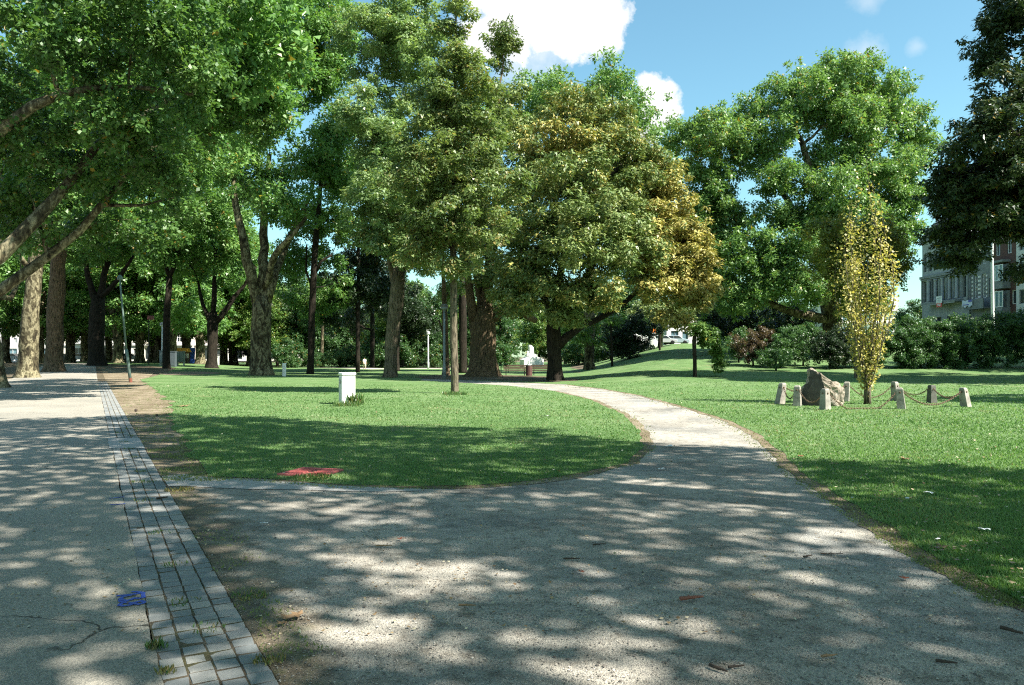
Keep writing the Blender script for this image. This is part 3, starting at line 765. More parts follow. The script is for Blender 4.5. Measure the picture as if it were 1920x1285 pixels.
tree('chestnut_tree', 'broad horse chestnut with dark forked trunk, its right side turned golden brown', 'tree', (1041,714),
  trunk=[(1041,714,33),(1040,670,26),(1038,630,27),(1036,590,24)],
  limbs=[[(1045,650,18),(1062,632,16),(1090,612,13,1),(1140,588,11,2),(1190,550,9,2),(1225,530,7,2),(1260,470,5,3)],
         [(1038,600,18),(1045,540,15),(1060,450,12),(1075,350,9),(1080,250,6)],[(1036,595,14),(1010,540,11,-1),(980,490,8,-2)],[(1040,600,14),(1090,530,10,-2),(1130,470,7,-3)],[(1075,390,9,0),(1140,330,7,1),(1190,290,5,2)]],
  lobes=[(1075,205,65,45,2,3.0,.22,.02),(1040,262,70,38,0,3.0,.75,0),(1130,275,75,50,2,3.5,.18),(1000,330,60,45,1,3,.15),(1075,335,95,50,-2,4,.12),(1180,345,65,45,2,3.5,.12),
         (1110,405,105,50,-3,4.5,.02,.05),(1010,420,75,50,-1,3.5,.08),(1090,470,105,45,-4,4,.02,.05),(990,500,70,45,-1,3.5,.12),(1040,545,75,38,-3,3,.08),(1110,545,60,30,-4,2.5,.35),(1180,470,60,50,-1,3.5,.10),(1170,410,50,45,-1,3,.05,.03),
         (1255,370,42,42,2,2.6,.93,0),(1280,430,45,48,1,2.8,.95,0),(1245,480,52,42,0,2.8,.85,0),(1290,500,48,45,1,2.8,.95,.04),(1300,550,46,34,0,2.4,.92,0),(1225,535,45,28,-1,2.4,.7,0),(1245,325,46,36,3,2.6,.45),(1225,410,40,40,1,2.6,.75),(1215,470,45,45,0,2.6,.6),(1262,520,50,40,1,2.6,.9),(1315,520,30,40,1,2.0,.95,.03),(1265,590,40,16,0,2,.85),(1300,460,36,42,2,2.2,.95),(1150,230,45,40,3,2.6,.12),(1200,300,45,38,3,2.6,.12),(1065,590,35,20,-3,2,.1),(960,560,40,35,-1,2.5,.15)],
  rc=1.0, leaf=.285, lai=1.6, style='dome', bark=BK_DARK, lmat=LF_CHEST, flare=.7, aspect=.62, cover=1.35)
tree('plane_tree', 'green plane tree whose top stands up behind the chestnut against the clouds', 'tree', (1105,690), d=80,
  trunk=[(1105,690,22),(1105,560,18),(1110,400,14),(1120,260,9)], limbs=[],
  lobes=[(1150,165,48,55,0,4.5),(1200,210,42,45,0,4),(1025,165,60,38,2,4.5),(1095,200,60,50,3,5),(1190,290,60,60,0,5),(1225,330,50,60,2,4),(1080,300,110,80,4,6),(985,220,45,50,3,4),(1210,420,70,60,5,5)],
  rc=1.5, leaf=.36, lai=1.45, bark=BK_PLANE, lmat=LF_PLANE2)
tree('plane_tree', 'wide-spreading plane tree with pale branches above the bushes on the right, sky showing through', 'tree', (1562,690), d=72,
  trunk=[(1562,690,42),(1562,620,36),(1556,560,34),(1552,500,30)],
  limbs=[[(1556,600,20),(1520,592,16,-1),(1470,580,13,-2),(1420,562,10,-3),(1390,545,7,-3),(1350,545,4,-3)],[(1553,520,20),(1510,450,16,1),(1480,380,12,2),(1440,320,8,2),(1400,270,5,2)],
         [(1552,520,20),(1545,420,16),(1505,270,11,-1),(1490,240,6,-1)],[(1556,520,20),(1570,420,16,1),(1580,300,12,1),(1590,240,8,1),(1595,150,5,1)],[(1560,540,18),(1620,450,14,2),(1680,380,11,3),(1730,345,6,4)],[(1580,310,8,1),(1620,280,6,0),(1660,240,4,0)],[(1495,420,8,1),(1420,440,6,0),(1380,460,4,-1)]],
  lobes=[(1580,145,62,48,0,4.5,.03,.05),(1490,180,62,52,-1,4.5,.03,.05),(1650,185,62,50,1,4.5,.03,.05),(1705,225,40,40,2,3,.03,.04),(1335,250,50,42,-2,4,.08,.08),(1300,300,40,38,-1,3.5,.06,.06),(1385,290,70,45,0,4,.03,.04),(1590,215,60,40,-3,3.5,.03),(1330,365,52,60,0,4),(1470,335,50,35,-3,3,.02),(1560,360,70,40,-4,3.5,.02),(1640,300,60,45,-2,4,.04,.03),(1700,310,40,40,2,3),
         (1400,470,60,45,-3,4),(1490,470,65,50,-4,4),(1360,520,42,45,-2,3.5,.02,.03),(1450,400,42,28,-2,3),(1560,470,50,40,-4,3),(1420,530,50,30,-3,3),(1690,420,40,45,2,3),(1290,430,34,60,0,3.2),(1540,200,50,60,0,4,.03,.03),(1620,240,60,45,0,4,.03,.03),(1440,250,50,50,-1,4,.03,.03),(1520,410,50,40,-1,3.5),(1350,440,50,60,1,4),(1650,380,50,50,1,3.5),(1720,270,36,36,3,2.6,.03,.03),(1400,215,30,30,0,2.5,.03,.05),(1520,540,60,36,-5,3.5),(1610,560,45,45,-3,3.5),(1385,565,46,30,-3,3),(1470,520,60,36,-3,3.5),(1330,480,40,55,0,3.5),(1580,420,70,50,-3,4),(1690,360,45,45,1,3.2),(1650,460,50,50,0,3.5),(1545,290,40,32,-1,3),(1345,400,45,60,2,4),(1305,520,42,60,1,3.5),(1275,250,30,26,-1,3)],
  rc=1.15, leaf=.30, lai=1.5, bark=BK_PLANE, lmat=LF_PLANE2, cover=1.35)
tree('dark_tree', 'slim dark straight tree between the mottled plane and the cabinet', 'tree', (582,699), d=74,
  trunk=[(582,699,14),(584,620,12),(587,540,12),(592,450,11),(600,360,8),(606,250,5)],
  limbs=[[(588,520,6),(602,490,5),(622,478,4)],[(586,540,5),(574,510,4),(575,460,3)]],
  lobes=[(612,330,50,45,3,3.5),(640,410,50,45,2,3.5),(580,420,40,40,3,3),(650,330,40,40,4,3),(610,480,35,25,3,2.5),(560,480,40,40,6,3),(630,545,45,40,8,3.5),(545,540,40,35,9,3),(600,580,40,25,10,3)],
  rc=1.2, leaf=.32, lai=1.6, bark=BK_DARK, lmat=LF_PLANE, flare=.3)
tree('dark_tree', 'broad tree with thin black trunk, the mid-park shade put into its dark leaves', 'tree', (671,695), d=82,
  trunk=[(671,695,8),(671,600,8),(672,500,6),(672,420,4)], lobes=[(670,540,70,60,3,5,0,-.1),(680,460,55,50,3,4,.08,-.1),(735,560,60,45,34,5,0,-.1),(780,600,50,35,36,4,0,-.1),(625,560,35,50,4,3,0,-.1)],  # the far dark lobes stand in for shaded woods behind
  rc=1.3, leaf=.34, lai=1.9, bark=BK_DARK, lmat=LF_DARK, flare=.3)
tree('dark_tree', 'second thin black trunk just right of the walking person, dense dark crown', 'tree', (698,687), d=98,
  trunk=[(698,687,9),(698,600,8),(699,520,6)], lobes=[(700,520,60,55,0,5,0,-.1),(655,600,40,30,4,4,0,-.08)], rc=1.4, leaf=.36, lai=1.9, bark=BK_DARK, lmat=LF_DARK, flare=.3)
tree('young_tree', 'slim pale-barked tree standing just behind the tall lamp post', 'tree', (836,704),
  trunk=[(836,705,15),(836,660,12),(835,620,11),(833,560,9),(830,480,6)], limbs=[[(836,640,5),(829,618,4),(822,600,3)]],
  lobes=[(825,470,45,40,2,3),(845,540,30,28,3,2.5)], rc=1.0, leaf=.28, lai=1.5, style='dome', bark=BK_BROWN, lmat=LF_LIMEG, flare=1.0)
tree('young_tree', 'thin pole-like pale trunk just right of the dark straight tree', 'tree', (603,689),
  trunk=[(603,689,8),(604,640,6),(605,590,5),(607,540,4)], lobes=[(612,540,35,30,1,3),(590,560,25,20,2,2.5)], rc=1.2, leaf=.34, lai=1.5, bark=BK_PLANE, lmat=LF_WOOD, flare=.2)
tree('maple_tree', 'round yellow-green maple standing behind the narrow yellow tree', 'tree', (1606,710), d=48,
  trunk=[(1606,711,9),(1606,640,8),(1605,560,6),(1605,480,4)],
  lobes=[(1600,450,62,48,0,2.4,.25,.05),(1555,490,45,45,0,1.8,.12,.05),(1650,490,50,50,0,1.9,.15,.02),(1600,540,60,45,0,2.2,.1,-.05),(1660,440,40,38,.5,1.5,.15,0),(1545,440,36,36,.5,1.4,.15,.05),(1680,500,25,40,.5,1.2,.1)],
  rc=.7, leaf=.17, lai=1.6, bark=BK_GREY, lmat=LF_MAPLE, flare=.2, r0=.03)
tree('chestnut_tree', 'dark shaded chestnut overhanging the right side, its trunk outside the view', 'tree', (2010,700), d=42,
  trunk=[(2010,702,36),(2005,600,30),(2000,450,26),(1990,250,18),(1975,60,10)],
  limbs=[[(2000,430,18),(1930,420,13,1),(1860,430,8,1),(1800,410,4,0)],[(1995,330,16),(1930,270,11,-1),(1860,220,7,-2)]],
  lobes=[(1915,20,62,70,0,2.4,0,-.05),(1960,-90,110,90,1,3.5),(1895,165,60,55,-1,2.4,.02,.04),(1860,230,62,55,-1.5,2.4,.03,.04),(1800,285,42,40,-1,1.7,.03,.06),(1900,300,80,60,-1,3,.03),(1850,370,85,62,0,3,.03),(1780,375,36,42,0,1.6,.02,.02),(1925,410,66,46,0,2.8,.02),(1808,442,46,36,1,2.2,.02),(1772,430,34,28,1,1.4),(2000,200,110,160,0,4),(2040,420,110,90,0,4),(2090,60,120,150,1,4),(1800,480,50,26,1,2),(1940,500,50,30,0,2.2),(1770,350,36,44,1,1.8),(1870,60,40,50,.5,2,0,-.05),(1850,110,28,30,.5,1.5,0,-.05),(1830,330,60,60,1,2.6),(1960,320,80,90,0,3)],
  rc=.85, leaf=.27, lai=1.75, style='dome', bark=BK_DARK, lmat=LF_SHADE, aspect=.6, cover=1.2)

# --- narrow yellow tree by the standing stone: many upright stems
def yellow_tree():
    g = G(1627,758); B = g; rng = np.random.default_rng(5); k = g.y/F
    t = empty('columnar_tree', B); tag(t, 'narrow upright tree with many stems and yellow autumn leaves beside the standing stone', 'tree')
    mb = MB(); mb.tube([(0,0,-.1),(0.0,0,.35),(.02,0,.8)], [.13,.115,.10], 10, lobes=lambda i, th: 1+.08*math.sin(3*th))
    Pn = []; W = []
    for s in range(24):
        th = rng.uniform(0, 2*math.pi); top = rng.uniform(4.5, 7.6) if s else 8.3; spread = rng.uniform(.10, 1.05)
        z0 = rng.uniform(.2, 1.0); ts = np.linspace(0, 1, 9); pts = []
        for q in ts:
            z = z0 + (top-z0)*q; w = spread*min(1, (q*1.75)**.95)*(1 - .62*max(0, (z-4.2)/4.0)**1.1)
            pts.append((math.cos(th)*w + rng.normal(0, .05) - .035*z, math.sin(th)*w + rng.normal(0, .05), z))
        mb.tube(pts, list(np.linspace(.024, .005, 9)), 5, cap=False)
        n = int(42*(top-z0)); q = rng.uniform(.04, 1, n)**.95
        A = np.array(pts); ii = np.minimum((q*8).astype(int), 7); fr = (q*8-ii)[:, None]
        pp = A[ii]*(1-fr) + A[ii+1]*fr
        dens = rng.random(n) < np.clip(1.15 - .85*np.maximum(0, (pp[:, 2]-5.6)/2.4), .12, 1)
        Pn.append(pp[dens])
    Pn = np.concatenate(Pn); n = len(Pn); Pn[:, 0] += 0; o = nrm(rng.normal(0, 1, (n, 3))); Pn = Pn + o*rng.uniform(.02, .22, n)[:, None]
    A = o + np.array([0, 0, -.3]); Nn = rng.normal(0, .6, (n, 3)) + np.array([.3, -.5, .6]); S = rng.uniform(.06, .125, n)
    v = np.clip(.5 + .22*rng.normal(0, 1, n), 0, 1); a = (rng.random(n) < .22 + .30*np.clip((Pn[:, 2]-4.2)/3, 0, 1))*rng.uniform(.4, 1, n)
    # greener low inside
    mb.build('trunk', BK_GREY, t, smooth=True)
    link('crown', leaf_mesh('crown', Pn, A, Nn, S, S*.8, v, a, LF_YEL), t)
yellow_tree()
# --- avenue of planes on the left: two full trees as patterns, custom near ones
def at(px, d): x = (px-CX)/F*d; return Vector((x, d, float(gz(x, d))))
avA = tree('plane_tree', 'pale-trunked plane tree at the left path edge, second from the left', 'tree', (52,708),
  trunk=[(52,709,44),(54,650,33),(58,590,28),(64,520,27),(72,450,22),(80,400,18)],
  limbs=[[(70,460,16),(100,400,13,2),(150,330,9,3),(210,270,6,3)],[(72,450,14),(60,380,10,0),(70,280,7,1)],[(66,520,10),(30,470,8,-2),(-10,420,5,-3)],[(75,430,12,0),(110,330,9,-3),(140,230,6,-5)]],
  lobes=[(60,180,120,90,0,7),(150,260,95,60,3,6),(-20,300,90,70,0,6),(110,350,90,45,3,6),(230,230,80,70,3,6),(160,120,110,80,0,7),(20,400,70,40,3,5),(180,400,70,35,4,5)],
  rc=1.5, leaf=.36, lai=1.45, bark=BK_PLANE, lmat=LF_PLANE, group='plane trees of the avenue')
avB = tree('plane_tree', 'thick grey-brown plane tree third from the left, pale moss at its foot', 'tree', (101,697),
  trunk=[(101,698,42),(101,660,30),(104,600,29),(108,520,27),(112,450,23)],
  limbs=[[(110,470,16),(150,400,13,0),(200,350,9,0),(270,300,6,0)],[(112,455,14),(100,360,10,2),(90,260,7,2)],[(110,480,10),(60,430,7,3)],[(112,450,12),(150,330,9,3),(170,240,6,3)]],
  lobes=[(110,200,95,80,0,7),(200,280,80,60,0,7),(40,280,80,70,2,7),(270,300,70,60,0,6),(190,380,80,45,2,6),(90,390,80,40,3,6),(200,170,90,70,2,7)],
  rc=1.6, leaf=.38, lai=1.45, bark=BK_BROWN, lmat=LF_PLANE, group='plane trees of the avenue')
tree('plane_tree', 'plane tree cut by the left border, only its flaring foot and one side in view', 'tree', (-8,727),
  trunk=[(-8,728,44),(-12,680,34),(-22,600,30),(-30,500,26)], limbs=[[(-20,560,16),(20,600-40,10,2),(40,520,6,3)],[(-28,520,14),(10,430,10,1),(60,330,6,2)]],
  lobes=[(20,360,70,50,2,4),(-60,300,90,80,0,5),(60,280,70,50,2,4),(-20,440,60,35,2,3.5),(120,150,110,80,-3,4.5),(220,210,90,65,-6,4),(150,60,120,70,-5,4.5),(440,200,85,65,0,4.5),(375,262,75,55,6,4),(470,110,85,70,-8,4),(480,10,90,70,-10,4),(400,130,80,60,-2,4.5),(345,190,80,60,2,4.5),(465,175,60,50,-5,4),(300,240,70,50,6,4)], rc=1.2, leaf=.32, lai=1.5, bark=BK_PLANE, lmat=LF_PLANE, group='plane trees of the avenue')
tree('plane_tree', 'nearest plane, trunk beyond the left border, its pale limbs reaching over the path', 'tree', (-250,770), d=25,
  trunk=[(-250,772,80),(-240,640,60),(-230,560,52),(-210,480,44)],
  limbs=[[(-225,570,36),(-120,560,32,0),(0,480,29,1),(70,408,26,1.5),(130,342,22,2),(190,262,15,2.5),(230,180,9,3)],
         [(-230,600,30),(-100,590,26,2),(0,545,24,3),(90,480,20,3.5),(190,385,15,4),(260,300,9,4.5),(330,240,5,5)],
         [(-215,480,34),(-120,360,26,-.5),(0,245,22,-.5),(60,200,19,-.5),(110,178,16,-.3),(170,166,12,0),(240,163,9,.4),(300,168,8,.6),(362,178,6,.8)],
         [(-212,480,30),(-150,250,22,-1),(-60,60,14,-1),(20,-60,8,-1)],[(90,480,10,3.5),(60,380,8,3.5),(0,330,5,3)],[(190,262,15,2.5),(300,200,11,6),(400,150,7,9)]],
  lobes=[(90,60,120,85,-.5,2.6,0,.02),(260,50,120,85,0,2.6,0,.04),(40,250,90,60,1,2.2),(230,215,100,55,1,2.2),(370,130,75,75,1,2.0,0,.05),(150,330,85,45,2.5,2),(300,290,70,50,3,2),(-60,150,100,110,0,2.6),(120,-70,170,80,0,3),(350,10,80,70,1,2.2,0,.05),(30,380,60,40,3,1.6),(330,370,50,40,4,1.6),(420,150,75,65,10,3.2),(330,215,80,50,8,3.0),(440,50,80,65,9,3.2),(300,110,80,60,11,3.2),(470,230,50,45,12,3),(60,430,75,38,4,1.8),(190,425,65,36,6,1.8),(290,440,55,34,8,2)],
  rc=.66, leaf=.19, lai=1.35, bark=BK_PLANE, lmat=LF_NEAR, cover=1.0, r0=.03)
tree('plane_tree', 'dark-trunked forking plane at the lawn edge beside the white cube', 'tree', (397,689), d=92,
  trunk=[(397,690,24),(398,640,18),(399,610,19),(400,585,15)], limbs=[[(400,610,13),(428,575,10),(455,540,7),(480,500,5)],[(398,600,11),(402,540,9),(404,470,6)],[(397,610,9),(380,570,7),(372,530,5)]],
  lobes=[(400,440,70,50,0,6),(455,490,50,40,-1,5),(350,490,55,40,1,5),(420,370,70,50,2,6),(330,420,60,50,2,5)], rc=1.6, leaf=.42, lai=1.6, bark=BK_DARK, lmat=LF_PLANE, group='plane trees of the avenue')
tree('plane_tree', 'very thick dark plane trunk fourth from the left, standing back from the path', 'tree', (181,685), d=96,
  trunk=[(181,686,34),(181,640,27),(182,590,27),(184,555,22)], limbs=[[(180,570,14),(165,520,10),(155,460,7)],[(184,565,14),(200,500,11),(225,440,7)],[(186,560,10),(225,520,8,-2),(250,480,5,-2)]],
  lobes=[(180,440,75,50,0,6),(240,460,60,40,0,5),(120,450,60,45,2,5),(200,370,80,50,2,6)], rc=1.6, leaf=.42, lai=1.6, bark=BK_DARK, lmat=LF_PLANE, group='plane trees of the avenue')
avC = tree('plane_tree', 'sunlit forked plane trunk just right of the leaning pole', 'tree', (222,680), d=112,
  trunk=[(222,680,22),(221,640,17),(219,605,15),(217,580,12)], limbs=[[(217,600,9),(205,580,7),(190,565,5)],[(219,595,9),(228,560,7),(232,520,5)]],
  lobes=[(220,480,60,55,0,6),(270,510,50,40,0,6),(170,500,55,45,0,6),(225,420,60,45,0,6),(215,550,45,22,3,5),(260,568,40,18,0,5),(175,565,40,18,0,5),(220,585,30,14,6,4),(240,606,46,15,1,5),(190,603,40,15,3,5)], rc=1.8, leaf=.5, lai=1.5, bark=BK_PLANE, lmat=LF_PLANE, group='plane trees of the avenue')
def far_plane(px, d, rz, sc, lab, src=None):
    s = src or avC; return dup(s, at(px, d), rz, sc, lab)
FP = 'plane trees of the avenue'
far_plane(262, 118, 2.1, .95, 'pale bent plane trunk between the leaning pole and the grey cabinets')
far_plane(131, 120, 4.0, 1.0, 'plane trunk behind the thick dark trunk, seen to its left')
far_plane(75, 112, 1.0, .95, 'slim dark plane seen between the two pale trunks at the left')
far_plane(10, 118, 5.2, .9, 'far plane near the white house at the left border')
far_plane(322, 112, 3.3, 1.0, 'plane tree rising behind the grey cabinets')
far_plane(376, 118, .4, 1.0, 'plane with mottled trunk just left of the dark forking plane')
far_plane(-60, 100, 2.6, 1.1, 'plane outside the left border whose leaves reach in')
for i, (px, d, lab) in enumerate([(420,136,'far avenue plane right behind the dark forking plane'),(160,136,'far avenue plane left of the very thick dark trunk'),(300,134,'far avenue plane behind the pale lamp and the boxes'),(470,132,'far avenue plane just left of the mottled plane'),(350,127,'far avenue plane behind the orange-roofed hut'),(285,139,'slim far plane behind the wide white box'),(240,138,'slim far plane behind the leaning pole'),(440,139,'slim far plane between the forking plane and the mottled one'),(205,139,'slim far plane right of the thick dark trunk'),(110,139,'slim far plane behind the mossy-footed plane')]):
    far_plane(px, d, i*1.7, .95 + .1*(i % 3) - (.25 if 'slim' in lab else 0), lab)
# canopy trees further along the avenue, over the path
for px, d, rz, sc, lab in [(300,78,1.2,.9,'plane with its trunk hidden, its crown closing the avenue over the path'),]:
    pass
tree('plane_tree', 'leafy plane whose crown hangs over the path left of the mottled plane', 'tree', (345,697), d=86,
  trunk=[(312,694,15),(312,640,13),(313,580,12),(318,520,10)], limbs=[[(318,520,8),(300,450,6),(280,380,5)],[(318,520,8),(345,440,6),(360,350,5)]],
  lobes=[(330,330,80,60,0,6),(280,420,70,50,0,6),(380,380,70,60,-2,5),(270,330,60,50,2,5),(330,470,60,35,2,5),(420,420,50,45,3,4),(200,440,60,40,4,5)], rc=1.6, leaf=.42, lai=1.5, bark=BK_DARK, lmat=LF_PLANE, group=FP)

# --- woodland behind the middle: small sunlit trees, shrubs
wdA = tree('woodland_tree', 'leafy bright green tree at the back of the lawn', 'tree', (0, 0, 0), local=True,
  trunk=[(0,0,0,.35),(0.1,0,3,.28),(.2,0,6,.2)], lobes=[((0,0,8),(4,4,3.2),.06),((2.5,.5,6),(2.8,2.8,2.2),.08),((-2.5,-.5,5.5),(2.8,2.8,2.4),.05),((.5,-1,11),(2.8,2.8,2.2),.04),((0,-2,4.2),(3,2.4,1.8),.1)],
  rc=1.05, leaf=.34, lai=1.5, bark=BK_DARK, lmat=LF_WOOD, group='trees closing the back of the lawn')
wdB = tree('woodland_tree', 'dense dark green tree at the back of the lawn', 'tree', (0, 0, 0), local=True,
  trunk=[(0,0,0,.3),(-.1,0,2.5,.25),(.1,0,7,.16)], lobes=[((0,0,7),(3.4,3.4,4),.02),((1.5,0,4),(3,3,2.2),.03),((-1.8,0,3.6),(2.8,2.8,2.2),.02),((0,0,11),(2.2,2.2,2.4),.02)],
  rc=1.0, leaf=.32, lai=1.7, bark=BK_DARK, lmat=LF_BUSH, group='trees closing the back of the lawn')
wdC = tree('shrub', 'rounded leafy shrub at the edge of the lawn', 'shrub', (0, 0, 0), local=True,
  trunk=[(0,0,0,.08),(0,0,.8,.05)], lobes=[((0,0,1.3),(1.7,1.5,1.2),.05),((1.2,.2,1.0),(1.2,1.2,.95),.05),((-1.1,-.2,1.0),(1.2,1.2,.95),.05)],
  rc=.5, leaf=.16, lai=1.9, bark=BK_DARK, lmat=LF_BUSH, group='shrubs closing the back of the lawn', flare=.1, r0=.02)
used = {}
def place(src, px, d, rz, sc, lab=None, sz=None):
    if src.name not in used:
        used[src.name] = 1; src.location = at(px, d); src.rotation_euler = (0, 0, rz); src.scale = (sc, sc, sz or sc)
        if lab: src['label'] = lab
        return src
    return dup(src, at(px, d), rz, sc, lab, sz)
r_ = random.Random(3)
MARKS = [(432,'dark forking plane'),(490,'mottled plane trunk'),(533,'slim utility post'),(582,'dark straight trunk'),(603,'thin pale trunk'),(640,'white cabinet'),(683,'walking person'),(732,'stout leaning lime trunk'),(770,'black iron fence'),(803,'white park lamp'),(853,'slim lime trunk'),(905,'huge old trunk'),(955,'left bench'),(997,'white monument'),(1041,'chestnut trunk'),(1100,'edge of the bank'),(1148,'dark sapling'),(1180,'holly bush'),(1237,'pale flared trunk'),(1303,'weeping tree'),(1385,'reddish bush'),(1460,'feathery bush')]
SEEN = set()
def wood_label(px, d, what):
    m = min(MARKS, key=lambda q: abs(q[0]-px)); side = 'straight behind' if abs(m[0]-px) < 6 else ('behind and left of' if px < m[0] else 'behind and right of')
    for ex in ('', 'far row, ', 'farthest row, ', 'deep in the trees, '):
        lab = ex + what + ' ' + side + ' the ' + m[1]
        if lab not in SEEN: SEEN.add(lab); return lab
    return lab
for px, d, k in [(432,130,'A'),(468,138,'B'),(500,126,'A'),(520,135,'A'),(548,140,'A'),(556,128,'B'),(600,140,'A'),(640,130,'B'),(668,140,'A'),(716,132,'B'),(752,124,'A'),(790,134,'A'),(812,122,'B'),(858,135,'A'),(880,125,'B'),(908,142,'A'),(938,138,'B'),(1010,155,'A'),(1040,158,'B'),(1085,140,'A'),(1120,142,'B'),(1160,128,'B'),
                 (480,170,'B'),(700,165,'A'),(830,170,'B'),(760,175,'A'),(950,170,'A'),(1060,165,'A'),(1130,150,'A'),(1180,118,'B'),(1215,150,'B'),(1300,150,'A'),(1340,128,'B'),(1400,125,'A'),(1450,130,'B'),(590,178,'B')]:
    s = r_.uniform(.8, 1.2)
    place(wdA if k == 'A' else wdB, px, d, r_.uniform(0, 6.28), s, wood_label(px, d, 'bright green tree' if k == 'A' else 'dark green tree'))
for px, d in [(540,118),(585,122),(622,118),(650,122),(704,120),(735,117),(765,118),(795,121),(825,117),(870,118),(922,121),(1085,128),(1110,124),(1145,100)]:
    place(wdC, px, d, r_.uniform(0, 6.28), r_.uniform(1.1, 1.9), wood_label(px, d, 'rounded shrub'))
# far-off wood: one mass
def far_wood():
    rng = np.random.default_rng(99); cl = []
    for i in range(330):
        px = rng.uniform(430, 1560); d = rng.uniform(185, 230); x = (px-CX)/F*d; h = rng.uniform(.5, 15)
        cl.append(dict(c=(x, d, float(gz(x, d))+h), r=rng.uniform(1.6, 3.2), n=130, style='blob', v=.42+rng.normal(0, .14), a=.03))
    a = clump_leaves(cl, .75, rng)
    o = link('distant_wood', leaf_mesh('distant_wood', *a, LF_WOOD, kite=False)); tag(o, kind='stuff')
far_wood()

# --- bushes on the right bank
def bush(name, label, base, d, lobes, rc=.45, leaf=.13, lai=2.0, lmat=None, cat='bush', style='blob', group=None, cover=.95):
    return tree(name, label, cat, base, d=d, trunk=[(base[0], base[1], 4), (base[0], base[1]-18, 3)], lobes=lobes, rc=rc, leaf=leaf, lai=lai, bark=BK_DARK, lmat=lmat or LF_BUSH, flare=.1, r0=.02, style=style, group=group, cover=cover)
bush('bush', 'reddish-green bush at the left end of the shrubbery', (1412,688), 60, [(1410,650,38,32,0,1.5,0),(1430,640,28,28,.5,1.2)], lmat=LF_REDB)
bush('bush', 'light green bush just behind the reddish one', (1385,686), 64, [(1382,645,24,30,0,1.2),(1400,632,24,20,1,1)])
bush('bush', 'bright green feathery bush in the middle of the shrubbery', (1462,690), 58, [(1460,655,34,32,0,1.4,0,.1),(1480,640,34,28,.5,1.4,0,.1)], lai=2.0)
bush('bush', 'tall green bush right of the feathery one', (1506,688), 60, [(1505,645,32,40,0,1.5),(1520,630,28,22,.5,1.2),(1490,630,20,20,1,1)])
bush('bush', 'dark copper bush behind the standing stone', (1556,693), 57, [(1555,655,38,38,0,1.6,0,-.2),(1575,645,30,40,.5,1.4,0,-.2)], lmat=LF_DARK)
bush('bush', 'low spreading fern-like bush in front of the shrubbery', (1455,691), 55, [(1450,672,30,17,0,1.0,0,.08)], rc=.35)
for i, (px, w) in enumerate([(1622,44),(1690,52),(1745,50),(1800,50),(1860,54),(1925,60),(1985,60)]):
    top = [612,598,596,590,588,580,575][i]
    bush('hedge_shrub', ['dark hedge shrub behind the yellow tree', 'dark hedge shrub right of the yellow tree', 'hedge shrub below the grey stone house', 'bright-topped hedge shrub below the blue banner', 'hedge shrub at the foot of the white street lamp', 'rightmost hedge shrub in view', 'hedge shrub beyond the right border'][i],
         (px, 690), 58, [(px, 655, w, 40, 0, 2.0, 0, -.12), (px+12, top+26, w*.85, 28, .5, 1.7, 0, .02), (px-18, top+34, w*.6, 26, -.4, 1.4, 0, 0)], rc=.55, leaf=.14, lai=1.9, group='tall hedge at the right', lmat=LF_BUSH)  # shaded base and sunlit top put into the lobe tones
bush('bush', 'dark shrub mass under the spreading plane, shade put into its leaves', (1440,672), 78, [(1400,610,60,42,0,3,0,-.1),(1480,600,60,35,2,3,0,-.1),(1350,600,40,35,4,2.5,0,-.1)], rc=.9, leaf=.25, lmat=LF_DARK)
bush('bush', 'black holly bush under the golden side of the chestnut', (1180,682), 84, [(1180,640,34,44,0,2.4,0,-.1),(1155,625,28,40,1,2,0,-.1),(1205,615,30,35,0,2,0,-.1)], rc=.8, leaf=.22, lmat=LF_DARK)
bush('bush', 'low dark shrub right of the holly by the pale trunk', (1212,666), 96, [(1212,655,15,11,0,1.2,0,-.1)], rc=.5, leaf=.18, lmat=LF_DARK)
tree('plane_tree', 'small pale flared trunk at the top of the bank beside the orange panel', 'tree', (1237,664), d=97,
  trunk=[(1237,665,13),(1238,640,9),(1239,600,7)], lobes=[(1240,585,40,25,0,4),(1275,575,35,25,1,3.5),(1210,580,30,20,1,3)], rc=1.2, leaf=.34, bark=BK_PLANE, lmat=LF_CHEST, style='dome')
tree('young_tree', 'thin black stem in front of the pale flared trunk', 'tree', (1237,673), d=88, trunk=[(1237,674,4),(1237,640,4),(1236,600,3)], lobes=[(1232,590,28,14,0,2)], rc=.9, leaf=.3, bark=BK_DARK, lmat=LF_CHEST, style='dome', flare=.1)
tree('young_tree', 'thin dark sapling on the bank left of the holly', 'tree', (1148,687), trunk=[(1148,688,5),(1147,650,4),(1145,610,3)], lobes=[(1135,600,25,16,0,2),(1100,625,30,22,2,2.5)], rc=.9, leaf=.3, bark=BK_DARK, lmat=LF_WOOD, style='dome', flare=.1)
tree('weeping_tree', 'small weeping tree with dark stem, foliage hanging to its right', 'tree', (1303,707),
  trunk=[(1303,708,8),(1303,670,7),(1301,640,8),(1303,622,6)], limbs=[[(1303,625,5),(1320,615,4),(1340,628,3),(1352,655,2)]],
  lobes=[(1312,618,20,14,0,1.0),(1334,632,17,18,0,1.0),(1346,658,13,24,0,.8),(1350,680,9,12,0,.5),(1322,634,12,14,.4,.8)], rc=.5, leaf=.19, lai=1.9, style='dome', bark=BK_DARK, lmat=LF_WOOD, flare=.15, r0=.02, cover=1.6)
tree('woodland_tree', 'small distant tree between the pale tower block and the grey house', 'tree', (1712,640), d=120,
  trunk=[(1712,640,6),(1712,600,5)], lobes=[(1710,590,26,26,0,2.5),(1735,600,24,28,1,2.4),(1690,605,20,22,0,2)], rc=.9, leaf=.28, bark=BK_DARK, lmat=LF_BUSH)

